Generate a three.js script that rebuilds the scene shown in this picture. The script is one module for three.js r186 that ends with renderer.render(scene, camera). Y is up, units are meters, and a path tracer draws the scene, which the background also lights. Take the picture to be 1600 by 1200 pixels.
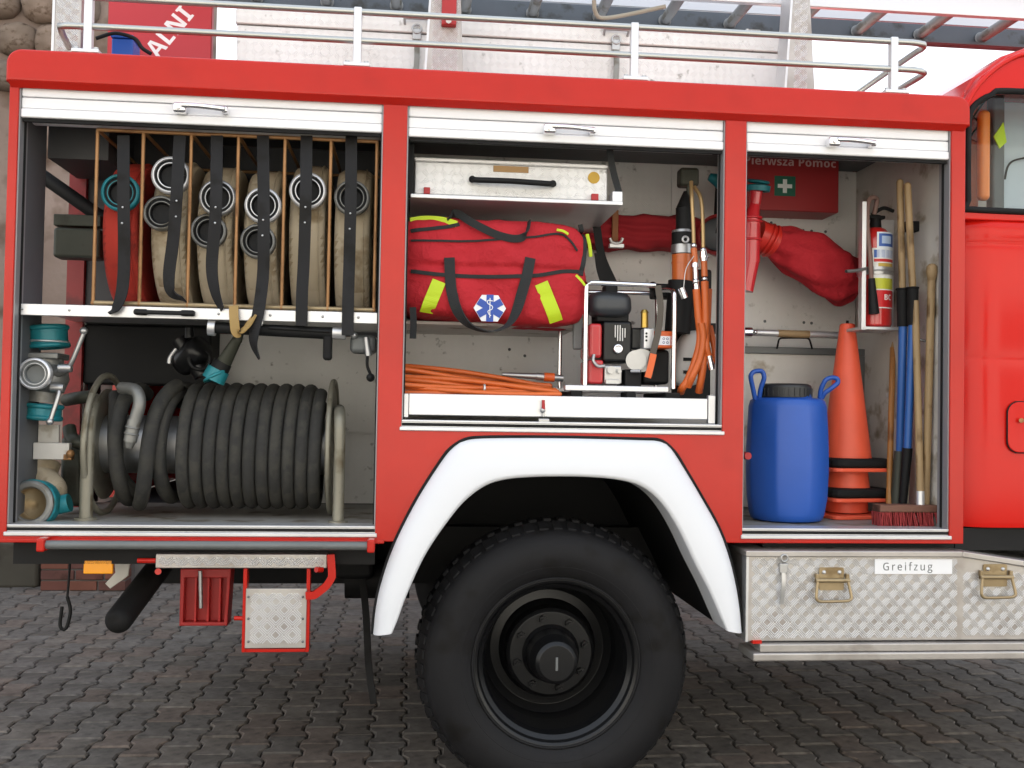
import * as THREE from 'three';
import { RoundedBoxGeometry } from 'three/addons/geometries/RoundedBoxGeometry.js';
import { mergeGeometries, mergeVertices } from 'three/addons/utils/BufferGeometryUtils.js';
import { ImprovedNoise } from 'three/addons/math/ImprovedNoise.js';

// ---------------------------------------------------------------- camera, sky, sun, exposure
const scene = new THREE.Scene();
const camera = new THREE.PerspectiveCamera(41.112, 4 / 3, 0.05, 400);
camera.rotation.order = 'YXZ';
camera.position.set(0, 1.298, 3.3);
camera.rotation.set(THREE.MathUtils.degToRad(1.4493), THREE.MathUtils.degToRad(-5.7867), THREE.MathUtils.degToRad(0.964));

const SUN = new THREE.Vector3(-0.4, 0.58, -0.75).normalize();
{
  // bright hazy sky: one smooth air colour, paler towards the horizon, soft cloud cover
  const W = 256, H = 128, d = new Float32Array(W * H * 4), n = new ImprovedNoise();
  for (let j = 0; j < H; j++) for (let i = 0; i < W; i++) {
    const el = (j + 0.5) / H * Math.PI - Math.PI / 2, az = (i + 0.5) / W * Math.PI * 2;
    const up = Math.max(0, Math.sin(el)), c = Math.cos(el);
    const k = 0.5 + 0.5 * n.noise(Math.cos(az) * c * 2.2 + 5, up * 4, Math.sin(az) * c * 2.2);
    const h = Math.pow(1 - up, 2.0), o = (j * W + i) * 4;
    const air = [0.56 + 0.22 * h, 0.63 + 0.16 * h, 0.74 + 0.06 * h];
    for (let q = 0; q < 3; q++) d[o + q] = (air[q] * (0.88 + 0.24 * k)) * (el < 0 ? 0.35 : 1);
    d[o + 3] = 1;
  }
  const t = new THREE.DataTexture(d, W, H, THREE.RGBAFormat, THREE.FloatType);
  t.mapping = THREE.EquirectangularReflectionMapping; t.magFilter = t.minFilter = THREE.LinearFilter;
  t.wrapS = THREE.RepeatWrapping; t.needsUpdate = true;
  scene.background = t; scene.environment = t;
  scene.backgroundIntensity = 1.0; scene.environmentIntensity = 1.0;
}
const sun = new THREE.DirectionalLight(new THREE.Color(1, 0.95, 0.86), 5);
sun.position.copy(SUN).multiplyScalar(30); sun.target.position.set(0, 0, 0);
sun.castShadow = true; sun.shadow.radius = 3; sun.shadow.mapSize.set(2048, 2048);
Object.assign(sun.shadow.camera, { left: -14, right: 14, top: 14, bottom: -14, near: 1, far: 80 });
scene.add(sun, sun.target);
const renderer = new THREE.WebGLRenderer({ antialias: true });
renderer.toneMapping = THREE.LinearToneMapping; renderer.toneMappingExposure = 2.38;
renderer.shadowMap.enabled = true;
renderer.setSize(1024, 768);

// ---------------------------------------------------------------- helpers
let seed = 7;
const rnd = () => { seed = (seed * 1664525 + 1013904223) >>> 0; return seed / 4294967296; };
const rr = (a, b) => a + (b - a) * rnd();
const noi = new ImprovedNoise();
const V = (x, y, z) => new THREE.Vector3(x, y, z);
const v3 = p => (p.isVector3 ? p : V(p[0], p[1], p[2]));
function prep(g) {
  let r = g.index ? g.toNonIndexed() : g.clone();
  for (const k of Object.keys(r.attributes)) if (!['position', 'normal', 'uv'].includes(k)) r.deleteAttribute(k);
  if (!r.attributes.normal) r.computeVertexNormals();
  if (!r.attributes.uv) r.setAttribute('uv', new THREE.BufferAttribute(new Float32Array(r.attributes.position.count * 2), 2));
  r.userData = g.userData; r.morphAttributes = {};
  return r;
}
function boxUV(g) {                                       // uv in metres, along the axis the face looks to
  const p = g.attributes.position, n = g.attributes.normal, u = g.attributes.uv;
  for (let i = 0; i < p.count; i += 3) {
    const ax = Math.abs(n.getX(i) + n.getX(i + 1) + n.getX(i + 2)), ay = Math.abs(n.getY(i) + n.getY(i + 1) + n.getY(i + 2)), az = Math.abs(n.getZ(i) + n.getZ(i + 1) + n.getZ(i + 2));
    for (let k = i; k < i + 3; k++) {
      if (az >= ax && az >= ay) u.setXY(k, p.getX(k), p.getY(k));
      else if (ax >= ay) u.setXY(k, p.getZ(k), p.getY(k));
      else u.setXY(k, p.getX(k), p.getZ(k));
    }
  }
}
const box = (x0, x1, y0, y1, z0, z1, r = 0, s = 2) => {
  const w = Math.abs(x1 - x0), h = Math.abs(y1 - y0), d = Math.abs(z1 - z0);
  const g = r ? new RoundedBoxGeometry(w, h, d, s, Math.min(r, w / 2.01, h / 2.01, d / 2.01)) : new THREE.BoxGeometry(w, h, d);
  return g.translate((x0 + x1) / 2, (y0 + y1) / 2, (z0 + z1) / 2);
};
function along(g, a, b) {                                 // geometry built on +y, centred, onto the line a-b
  a = v3(a); b = v3(b);
  const d = b.clone().sub(a).normalize();
  g.applyQuaternion(new THREE.Quaternion().setFromUnitVectors(V(0, 1, 0), d));
  return g;
}
const cyl = (a, b, r1, r2 = r1, seg = 20, open = false) => {
  a = v3(a); b = v3(b);
  const g = new THREE.CylinderGeometry(r2, r1, a.distanceTo(b), seg, 1, open);
  along(g, a, b); const m = a.clone().add(b).multiplyScalar(0.5);
  return g.translate(m.x, m.y, m.z);
};
const curve = (pts, closed = false, ten = 0.5) => new THREE.CatmullRomCurve3(pts.map(v3), closed, 'catmullrom', ten);
const tube = (pts, r, seg = 40, rad = 10, closed = false, ten = 0.5) => new THREE.TubeGeometry(curve(pts, closed, ten), seg, r, rad, closed);
function caps(pts, r) { return [pts[0], pts[pts.length - 1]].map(p => { p = v3(p); return new THREE.SphereGeometry(r, 10, 8).translate(p.x, p.y, p.z); }); }
const ball = (p, r, s = 16) => { p = v3(p); return new THREE.SphereGeometry(r, s, Math.max(8, s / 2 | 0)).translate(p.x, p.y, p.z); };
const torus = (c, ax, R, r, seg = 40, rad = 12) => {
  const g = new THREE.TorusGeometry(R, r, rad, seg);
  g.applyQuaternion(new THREE.Quaternion().setFromUnitVectors(V(0, 0, 1), v3(ax).normalize()));
  c = v3(c); return g.translate(c.x, c.y, c.z);
};
const lathe = (prof, c, ax = [0, 1, 0], seg = 40) => {     // prof: [radius, height along axis]
  let g = new THREE.LatheGeometry(prof.map(p => new THREE.Vector2(Math.max(1e-4, p[0]), p[1])), seg);
  g.applyQuaternion(new THREE.Quaternion().setFromUnitVectors(V(0, 1, 0), v3(ax).normalize()));
  c = v3(c); return g.translate(c.x, c.y, c.z);
};
function crease(pr) { const o = []; for (let i = 0; i < pr.length; i++) { const [r, h] = pr[i]; if (i > 0 && i < pr.length - 1) { const a = pr[i - 1], b = pr[i + 1], e = 0.0012; const la = Math.hypot(a[0] - r, a[1] - h), lb = Math.hypot(b[0] - r, b[1] - h); const ka = Math.min(0.3, e / la), kb = Math.min(0.3, e / lb); o.push([r + (a[0] - r) * ka, h + (a[1] - h) * ka], [r + (b[0] - r) * kb, h + (b[1] - h) * kb]); } else o.push([r, h]); } return o; }
const shape = (pts, holes = []) => { const s = new THREE.Shape(pts.map(p => new THREE.Vector2(p[0], p[1]))); for (const h of holes) s.holes.push(new THREE.Path(h.map(p => new THREE.Vector2(p[0], p[1])))); return s; };
const rrect = (x0, x1, y0, y1, r, n = 5) => {
  const o = []; const c = [[x1 - r, y1 - r, 0], [x0 + r, y1 - r, 90], [x0 + r, y0 + r, 180], [x1 - r, y0 + r, 270]];
  for (const [cx, cy, a] of c) for (let i = 0; i <= n; i++) { const t = (a + 90 * i / n) * Math.PI / 180; o.push([cx + r * Math.cos(t), cy + r * Math.sin(t)]); }
  return o;
};
const ext = (sh, z0, z1, bev = 0, bs = 2) => {
  const g = new THREE.ExtrudeGeometry(Array.isArray(sh) ? shape(sh) : sh, { depth: z1 - z0 - 2 * bev, bevelEnabled: bev > 0, bevelSize: bev, bevelThickness: bev, bevelOffset: -bev, bevelSegments: bs, curveSegments: 12 });
  return g.translate(0, 0, z0 + bev);
};
function ribbon(pts, w, t, wd, seg = 40, ten = 0.5) {      // flat strap along a curve; wd = width direction (or function of 0..1)
  const c = curve(pts, false, ten), P = [], I = [];
  for (let i = 0; i <= seg; i++) {
    const u = i / seg, p = c.getPoint(u), tg = c.getTangent(u), d = v3(typeof wd === 'function' ? wd(u) : wd);
    d.addScaledVector(tg, -d.dot(tg)).normalize();
    const n = tg.clone().cross(d).normalize();
    for (const [a, b] of [[-1, -1], [1, -1], [1, 1], [-1, 1]]) P.push(...p.clone().addScaledVector(d, a * w / 2).addScaledVector(n, b * t / 2).toArray());
    if (i) for (let k = 0; k < 4; k++) { const a = (i - 1) * 4 + k, b = (i - 1) * 4 + (k + 1) % 4; I.push(a, b, b + 4, a, b + 4, a + 4); }
  }
  const L = seg * 4; I.push(0, 2, 1, 0, 3, 2, L, L + 1, L + 2, L, L + 2, L + 3);
  const g = new THREE.BufferGeometry(); g.setAttribute('position', new THREE.Float32BufferAttribute(P, 3)); g.setIndex(I);
  const f = g.toNonIndexed(); f.computeVertexNormals(); return f;
}
function blob(c, h, pw = 4, amp = 0, fr = 6, ws = 64, hs = 48, extra = null) {   // soft rounded box with cloth-like unevenness
  let g = new THREE.SphereGeometry(1, ws, hs); g.deleteAttribute('uv'); g.deleteAttribute('normal'); g = mergeVertices(g, 1e-5);
  const p = g.attributes.position;
  for (let i = 0; i < p.count; i++) {
    let x = p.getX(i), y = p.getY(i), z = p.getZ(i);
    const k = Math.pow(Math.abs(x) ** pw + Math.abs(y) ** pw + Math.abs(z) ** pw, -1 / pw);
    x *= k; y *= k; z *= k;
    let X = x * h[0], Y = y * h[1], Z = z * h[2];
    if (amp) { const q = amp * (noi.noise(X * fr + c[0] * 7, Y * fr, Z * fr + 3) + 0.5 * noi.noise(X * fr * 2.7, Y * fr * 2.7 + 9, Z * fr * 2.7)); const l = Math.hypot(x, y, z); X += x / l * q; Y += y / l * q; Z += z / l * q; }
    if (extra) { const e = extra(X, Y, Z); X = e[0]; Y = e[1]; Z = e[2]; }
    p.setXYZ(i, X + c[0], Y + c[1], Z + c[2]);
  }
  g.computeVertexNormals(); return g;
}
function lugs(x0, x1, y0, y1, z, cell = 0.0262) {            // raised bars of tread plate as geometry, groups of four, alternating direction
  const P = [], h = 0.0012, hl = 0.0165, hw = 0.0017, nx = Math.floor((x1 - x0) / cell), ny = Math.floor((y1 - y0) / cell), ox = (x1 - x0 - nx * cell) / 2, oy = (y1 - y0 - ny * cell) / 2;
  for (let i = 0; i < nx; i++) for (let j = 0; j < ny; j++) {
    const cx = x0 + ox + (i + 0.5) * cell, cy = y0 + oy + (j + 0.5) * cell, s = (i + j) % 2 ? 1 : -1, ux = 0.7071, uy = 0.7071 * s, wx = -uy, wy = ux;
    for (let k = -1.5; k <= 1.5; k++) {
      const bx = cx + wx * k * 0.0056, by = cy + wy * k * 0.0056, l = hl * (Math.abs(k) > 1 ? 0.72 : 1), q = (a, b, c) => [bx + ux * a + wx * b, by + uy * a + wy * b, z + c];
      const A = q(-l, -hw, 0), B = q(l, -hw, 0), C2 = q(l, hw, 0), D = q(-l, hw, 0), E = q(-l * 0.75, 0, h), F = q(l * 0.75, 0, h);
      for (const t of [[A, B, F], [A, F, E], [C2, D, E], [C2, E, F], [B, C2, F], [D, A, E]]) for (const v of t) P.push(...v);
    }
  }
  const g = new THREE.BufferGeometry(); g.setAttribute('position', new THREE.Float32BufferAttribute(P, 3)); g.computeVertexNormals(); return g;
}
const taken = new Map();
function numbered(n) { const k = taken.get(n) || 0; taken.set(n, k + 1); return k ? n + '_' + String(k).padStart(3, '0') : n; }
function thing(name, label, category, base, group) {
  const o = new THREE.Group(); o.name = numbered(name); o.position.set(base[0], base[1], base[2]);
  o.userData = { label, category }; if (group) o.userData.group = group;
  scene.add(o); return o;
}
function part(t, name, geos, mat, parent) {               // geometry in world metres -> a mesh under its thing
  const list = (Array.isArray(geos) ? geos.flat(3) : [geos]).map(prep);
  const g = list.length > 1 ? mergeGeometries(list) : list[0];
  if (!list[0].userData.keepUV) boxUV(g);
  g.translate(-t.position.x, -t.position.y, -t.position.z);
  const m = new THREE.Mesh(g, mat); m.name = name; m.castShadow = m.receiveShadow = true;
  (parent || t).add(m); return m;
}
function parts(t, name, geos, mat, parent) { return geos.map(g => part(t, name, g, mat, parent)); }
function structure(name, geos, mat) {
  const list = (Array.isArray(geos) ? geos.flat(3) : [geos]).map(prep), g = list.length > 1 ? mergeGeometries(list) : list[0];
  boxUV(g); const m = new THREE.Mesh(g, mat); m.name = name; m.userData.kind = 'structure'; m.castShadow = m.receiveShadow = true; scene.add(m); return m;
}
// ---------------------------------------------------------------- textures
function texture(n, fn, size, srgb = true) {              // fn(u, v) -> grey or [r, g, b] in 0..255; size = metres per tile
  const d = new Uint8Array(n * n * 4);
  for (let j = 0; j < n; j++) for (let i = 0; i < n; i++) { let c = fn(i / n, j / n); if (!Array.isArray(c)) c = [c, c, c]; const o = (j * n + i) * 4; for (let k = 0; k < 3; k++) d[o + k] = Math.max(0, Math.min(255, c[k])); d[o + 3] = 255; }
  const t = new THREE.DataTexture(d, n, n); t.wrapS = t.wrapT = THREE.RepeatWrapping; t.magFilter = THREE.LinearFilter; t.minFilter = THREE.LinearMipmapLinearFilter; t.generateMipmaps = true;
  t.repeat.set(1 / size, 1 / size); if (srgb) t.colorSpace = THREE.SRGBColorSpace; t.needsUpdate = true; return t;
}
function fbm(seedN, oct = 5, f0 = 4) {                     // tileable value noise
  const lat = []; let s = seedN * 7919 + 13; const R = () => { s = (s * 1103515245 + 12345) & 0x7fffffff; return s / 0x7fffffff; };
  for (let o = 0; o < oct; o++) { const n = f0 << o; lat.push([n, Float32Array.from({ length: n * n }, R)]); }
  const sm = t => t * t * (3 - 2 * t);
  return (u, v) => { let a = 0, w = 0.5, tot = 0; for (const [n, L] of lat) { const x = u * n, y = v * n, i = Math.floor(x), j = Math.floor(y), fx = sm(x - i), fy = sm(y - j), q = (a_, b_) => L[((b_ % n + n) % n) * n + (a_ % n + n) % n]; a += w * ((q(i, j) * (1 - fx) + q(i + 1, j) * fx) * (1 - fy) + (q(i, j + 1) * (1 - fx) + q(i + 1, j + 1) * fx) * fy); tot += w; w *= 0.55; } return a / tot; };
}
const nA = fbm(1), nB = fbm(2, 6, 4), nC = fbm(3, 5, 8), nD = fbm(4, 4, 32);
const tMottle = texture(256, (u, v) => 230 + 24 * nA(u, v) - 9 * Math.max(0, nB(u, v) - 0.62) * 4, 0.6);
const tDirt = texture(512, (u, v) => { const a = nB(u, v), s = Math.max(0, nC(u, v) - 0.6) * 5; return [252 - 44 * a - 70 * s, 250 - 46 * a - 80 * s, 247 - 50 * a - 95 * s]; }, 0.7);
const tFine = texture(256, (u, v) => 128 + 110 * (nD(u, v) - 0.5), 0.05, false);
const tWave = texture(256, (u, v) => 255 * nA(u, v), 0.5, false);
const tWeave = texture(256, (u, v) => 128 + 60 * Math.sin(u * Math.PI * 2 * 16) * Math.sin(v * Math.PI * 2 * 16) + 60 * (nB(u, v) - 0.5), 0.03, false);
const tRough = texture(256, (u, v) => { const g = 130 + 150 * (nB(u, v) - 0.4); return [g, g, g]; }, 0.4, false);
function lug(u, v) {                                      // tread plate: groups of raised bars, alternating direction
  const cx = Math.floor(u * 2), cy = Math.floor(v * 2), x = u * 2 - cx - 0.5, y = v * 2 - cy - 0.5, s = (cx + cy) % 2 ? 1 : -1;
  const a = (x + s * y) * 0.7071, b = (x - s * y) * 0.7071; let h = 0;
  for (let k = -1; k <= 1; k++) { const e = (a / 0.44) ** 2 + ((b - k * 0.2) / 0.07) ** 2; h = Math.max(h, Math.max(0, 1 - e * 0.8)); }
  return Math.min(1, h * 1.6);
}
const tSpeck = texture(512, (u, v) => { const a = nB(u, v), s = Math.max(0, nD(u, v) - 0.72) * 5 * Math.max(0, nC(u, v) - 0.35) * 3; return [250 - 26 * a - 120 * s, 249 - 27 * a - 122 * s, 247 - 30 * a - 126 * s]; }, 0.9);
const tDust = texture(512, (u, v) => { const a = nB(u, v), d = Math.min(1, Math.max(0, nC(u, v) - 0.42) * 5), f = 30 * (nD(u, v) - 0.5); return [185 + 42 * d - 44 * a + f, 185 + 39 * d - 44 * a + f, 186 + 30 * d - 44 * a + f]; }, 0.35);
const tCrease = texture(512, (u, v) => { const w = 0.12 * (nA(u, v) - 0.5), r = 1 - Math.abs(2 * nC(((u + w) % 1 + 1) % 1, ((v * 1 + w * 1.5) % 1 + 1) % 1) - 1); return 60 + 150 * r * r + 30 * (nD(u, v) - 0.5); }, 0.42, false);
const tLugB = texture(256, (u, v) => 40 + 215 * lug(u, v), 0.06, false);
const tTarnish = texture(512, (u, v) => { const a = nB(u, v), b = nA(u, v), s = Math.max(0, nC(u, v) - 0.55) * 3; return [248 - 46 * a - 34 * s - 4 * b, 246 - 47 * a - 38 * s - 8 * b, 243 - 48 * a - 40 * s - 8 * b]; }, 0.8);
// ---------------------------------------------------------------- materials
const C = (r, g, b) => new THREE.Color().setRGB(r, g, b);
const std = (c, rough, metal = 0, o = {}) => new THREE.MeshStandardMaterial({ color: C(...c), roughness: rough, metalness: metal, ...o });
const phy = (c, rough, o = {}) => new THREE.MeshPhysicalMaterial({ color: C(...c), roughness: rough, ...o });
const M = {
  guide: std([0.3, 0.3, 0.31], 0.5, 0.4),
  rung: std([0.4, 0.41, 0.42], 0.6, 0.3, { map: tDirt }),
  red: phy([0.53, 0.017, 0.009], 0.2, { specularIntensity: 0.65, map: tMottle, bumpMap: tWave, bumpScale: 0.0003 }),
  redCab: phy([0.58, 0.012, 0.007], 0.16, { specularIntensity: 0.5 }),
  redMatt: std([0.42, 0.018, 0.02], 0.55, 0, { map: tMottle }),
  redDark: std([0.3, 0.012, 0.014], 0.5, 0, { map: tDirt }),
  white: phy([0.7, 0.71, 0.735], 0.3, { bumpMap: tWave, bumpScale: 0.0006 }),
  shutter: std([0.8, 0.8, 0.81], 0.4, 0.0),
  alu: std([0.72, 0.72, 0.73], 0.42, 0.75, { map: tMottle }),
  aluBright: std([0.66, 0.66, 0.67], 0.35, 0.6),
  chrome: std([0.82, 0.82, 0.84], 0.14, 1),
  steel: std([0.5, 0.5, 0.5], 0.4, 0.9, { map: tMottle }),
  cast: std([0.3, 0.31, 0.31], 0.5, 0.7, { map: tDirt, bumpMap: tFine, bumpScale: 0.0006 }),
  tread: std([0.6, 0.59, 0.575], 0.4, 0.65, { map: tTarnish, bumpMap: tFine, bumpScale: 0.0003 }),
  treadBar: std([0.62, 0.61, 0.6], 0.42, 0.7),
  treadWall: std([0.88, 0.875, 0.87], 0.45, 0.0, { map: tSpeck, bumpMap: tLugB, bumpScale: 0.0004 }),
  treadCase: std([0.84, 0.84, 0.85], 0.45, 0.2, { map: tSpeck, bumpMap: tLugB, bumpScale: 0.0009 }),
  rail: std([0.46, 0.46, 0.43], 0.34, 0.9),
  sheet: std([0.74, 0.73, 0.71], 0.5, 0.1, { map: tDirt }),
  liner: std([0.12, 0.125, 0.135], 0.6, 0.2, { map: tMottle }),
  floor: std([0.4, 0.39, 0.37], 0.55, 0.35, { map: tDirt }),
  black: phy([0.009, 0.009, 0.0095], 0.6, { specularIntensity: 0.5, map: tMottle }),
  blackGloss: phy([0.006, 0.006, 0.0065], 0.32, { specularIntensity: 0.7 }),
  rubber: phy([0.014, 0.014, 0.015], 0.75, { specularIntensity: 0.45, map: tDirt, bumpMap: tFine, bumpScale: 0.0006 }),
  tyre: phy([0.0115, 0.0115, 0.0135], 0.7, { specularIntensity: 0.5, map: tDirt, bumpMap: tFine, bumpScale: 0.0006 }),
  hoseBlack: std([0.07, 0.068, 0.061], 0.68, 0, { map: tDust, bumpMap: tWeave, bumpScale: 0.0012 }),
  strap: phy([0.018, 0.018, 0.02], 0.7, { specularIntensity: 0.5, map: tDirt }),
  webbing: std([0.018, 0.019, 0.02], 0.85, 0, { bumpMap: tWeave, bumpScale: 0.0006 }),
  canvas: std([0.62, 0.53, 0.39], 0.85, 0, { map: tDirt, bumpMap: tWeave, bumpScale: 0.0008 }),
  canvasRed: std([0.55, 0.04, 0.022], 0.8, 0, { map: tDirt, bumpMap: tWeave, bumpScale: 0.0008 }),
  brass: std([0.42, 0.22, 0.09], 0.45, 0.35, { map: tDirt }),
  brassTube: std([0.42, 0.33, 0.2], 0.4, 0.6, { map: tDirt }),
  teal: std([0.014, 0.24, 0.3], 0.42, 0.1, { map: tDirt }),
  olive: std([0.055, 0.06, 0.045], 0.55, 0.2, { map: tDirt }),
  oliveTube: std([0.3, 0.29, 0.24], 0.5, 0.4, { map: tDirt }),
  grey: std([0.16, 0.17, 0.17], 0.5, 0.2, { map: tMottle }),
  orange: phy([0.68, 0.11, 0.015], 0.4, {}),
  orangeHose: phy([0.66, 0.13, 0.02], 0.42, { map: tMottle }),
  orangeTool: phy([0.55, 0.12, 0.02], 0.4, { clearcoat: 0.3 }),
  cone: phy([0.95, 0.125, 0.055], 0.5, { map: tMottle }),
  bag: std([0.48, 0.012, 0.022], 0.85, 0, { map: tMottle, bumpMap: tCrease, bumpScale: 0.006 }),
  bagDark: std([0.34, 0.012, 0.02], 0.85, 0, { bumpMap: tWeave, bumpScale: 0.0006 }),
  hiviz: std([0.55, 0.72, 0.012], 0.6, 0, { map: tMottle }),
  blue: phy([0.015, 0.09, 0.43], 0.42, { map: tMottle, bumpMap: tWave, bumpScale: 0.001 }),
  blueShaft: phy([0.02, 0.1, 0.34], 0.4),
  wood: std([0.42, 0.29, 0.15], 0.6, 0, { map: tDirt }),
  amber: phy([0.95, 0.36, 0.0], 0.25, { clearcoat: 1 }),
  glass: phy([0.9, 0.93, 0.92], 0.02, { transmission: 1, thickness: 0, ior: 1.45, specularIntensity: 0.35 }),
  dark: std([0.03, 0.03, 0.03], 0.8),
};
const PL = (s, r = 'mid') => s;
function printed(w, h, draw, px = 512, o = {}) {           // flat print on a flat thing
  const c = document.createElement('canvas'); c.width = px; c.height = Math.max(8, Math.round(px * h / w));
  draw(c.getContext('2d'), c.width, c.height);
  const t = new THREE.CanvasTexture(c); t.colorSpace = THREE.SRGBColorSpace;
  return new THREE.MeshStandardMaterial({ map: t, roughness: 0.5, ...o });
}
function sheetXY(x0, x1, y0, y1, z, t = 0.002) {           // thin plate whose front carries a print (uv 0..1)
  const g = box(x0, x1, y0, y1, z - t, z); const p = g.attributes.position, u = g.attributes.uv;
  for (let i = 0; i < p.count; i++) u.setXY(i, (p.getX(i) - x0) / (x1 - x0), (p.getY(i) - y0) / (y1 - y0));
  g.userData.keepUV = true; return g;
}
const xf = (g, c, rx = 0, ry = 0, rz = 0) => { g.rotateX(rx); g.rotateY(ry); g.rotateZ(rz); return g.translate(c[0], c[1], c[2]); };

// ================================================================ the fire truck
const T = 2.389, OT = 2.277, SB = 0.889, BB = 0.871, XL = -1.25, XR = 1.877, BW = -0.78;
const L0 = -1.222, L1 = -0.096, M0 = -0.019, M1 = 1.036, R0 = 1.108, R1 = 1.827, MS = 1.23;
const truck = thing('fire_truck', 'red fire truck with its three side shutters rolled up', 'fire truck', [0.4, 0, -1.2]);
const P = (name, geos, mat, parent) => part(truck, name, geos, mat, parent);

// wheel arch fender outline (outer edge against the body, inner edge against the wheel well)
const fOut = [[-0.0974,0.5802], [-0.091,0.6629], [-0.0764,0.7396], [-0.0384,0.8592], [0.0318,1.006], [0.1109,1.1354], [0.1531,1.1851], [0.1897,1.202], [0.2638,1.2092], [0.4927,1.2124], [0.7568,1.2099], [0.8251,1.2066], [0.8596,1.1883], [0.9033,1.1259], [0.9736,1.0134], [1.0331,0.9089], [1.0733,0.7958], [1.0985,0.6743], [1.1061,0.5801]];
const fIn = [[-0.0345,0.5928], [-0.0174,0.6365], [0.009,0.7122], [0.0608,0.8301], [0.1232,0.9287], [0.1843,1.0056], [0.2483,1.0546], [0.3111,1.0754], [0.3947,1.0843], [0.4872,1.0873], [0.5803,1.0862], [0.674,1.079], [0.7495,1.0592], [0.8153,1.0104], [0.8754,0.9244], [0.9317,0.8135], [0.9815,0.721], [1.0207,0.6366], [1.0403,0.5953]];
const arc2 = (pts, n) => curve(pts.map(p => [p[0], p[1], 0]), false, 0.5).getSpacedPoints(n);
const FO = arc2(fOut, 96), FI = arc2(fIn, 96);

// outer skin: one sheet with three openings and the arch cut out
{
  const arch = FO.filter(p => p.y > BB + 0.004).map(p => [p.x, p.y]);
  const out = [[XL, BB], [arch[0][0], BB], ...arch, [arch[arch.length - 1][0], BB], [XR, BB], [XR, OT + 0.02], [XL, OT + 0.02]];
  const hole = (a, b, c, d) => rrect(a, b, c, d, 0.006, 2).reverse();
  P('body_panel', ext(shape(out, [hole(L0, L1, SB, OT), hole(M0, M1, MS, OT), hole(R0, R1, SB, OT)]), -0.04, 0, 0.003), M.red);
  // returns of the corner posts and the closed rear corner
  P('corner_post', [box(XL, XL + 0.012, BB + 0.005, T - 0.03, -0.25, -0.041), box(XR - 0.014, XR - 0.002, BB + 0.004, T - 0.03, -0.8, -0.041)], M.red);
}
// roof edge: rounded band over all three openings, with a drip edge under it
{
  const r = rrect(XL - 0.004, XR + 0.004, OT + 0.012, T, 0.045, 8);
  const band = [[XL - 0.004, OT + 0.01], [XR + 0.004, OT + 0.01], ...r.filter(p => p[1] > T - 0.046)];
  P('roof_edge', ext(shape(band), -0.34, 0.024, 0.009, 4), M.red);
  const dg = new THREE.BufferGeometry(); // same profile, laid along x
  { const a = [[0.001, OT - 0.003], [0.0215, OT + 0.013], [0.0215, OT + 0.022], [0.001, OT + 0.022]], P2 = [], I = [];
    for (const x of [XL + 0.004, XR - 0.006]) for (const [z, y] of a) P2.push(x, y, z);
    for (let k = 0; k < 4; k++) { const q = (k + 1) % 4; I.push(k, k + 4, q + 4, k, q + 4, q); } I.push(0, 1, 2, 0, 2, 3, 4, 6, 5, 4, 7, 6);
    dg.setAttribute('position', new THREE.Float32BufferAttribute(P2, 3)); dg.setIndex(I); }
  const d2 = dg.toNonIndexed(); d2.computeVertexNormals();
  P('drip_edge', d2, M.red);
  P('roof_deck', box(XL, XR, T - 0.05, T - 0.012, -2.4, -0.335), M.sheet);
}
// shutters, rolled up: a slat, the end bar and a chrome grab handle each
const shut = [[L0 + 0.004, L1 - 0.004, 2.187, [-0.7514,2.2294,0], [-0.5817,2.2292,0]], [M0 + 0.004, M1 - 0.004, 2.179, [0.4213,2.2146,0], [0.5952,2.216,0]], [R0 + 0.004, R1 - 0.004, 2.179, [1.3831,2.2142,0], [1.5514,2.2149,0]]];
for (const [a, b, y, h0, h1] of shut) {
  const s = P('shutter', box(a, b, y + 0.028, y + 0.062, -0.036, -0.014, 0.004), M.shutter);
  P('slat', box(a, b, y + 0.0645, OT + 0.03, -0.036, -0.014, 0.004), M.shutter, s);
  P('end_bar', [box(a, b, y - 0.002, y + 0.0265, -0.04, -0.008, 0.005)], M.shutter, s);
  P('rubber_seal', box(a + 0.004, b - 0.004, y - 0.013, y - 0.0022, -0.03, -0.018), M.rubber, s);
  const hy = (h0[1] + h1[1]) / 2, hx0 = h0[0], hx1 = h1[0];
  P('handle', [box(hx0, hx0 + 0.042, hy - 0.016, hy + 0.016, -0.0138, 0.028, 0.009, 3), box(hx1 - 0.022, hx1, hy - 0.011, hy + 0.011, -0.0138, 0.026, 0.008, 3),
    tube([[hx0 + 0.03, hy + 0.006, 0.024], [(hx0 + hx1) / 2, hy + 0.003, 0.034], [hx1 - 0.01, hy, 0.024]], 0.0085, 16, 10)], M.chrome, s);
  P('lock', cyl([hx0 + 0.018, hy, 0.027], [hx0 + 0.018, hy, 0.034], 0.009, 0.008, 14), M.chrome, s);
  P('drum', cyl([a, 2.262, -0.125], [b, 2.262, -0.125], 0.07, 0.07, 24), M.shutter, s);
}
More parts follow.
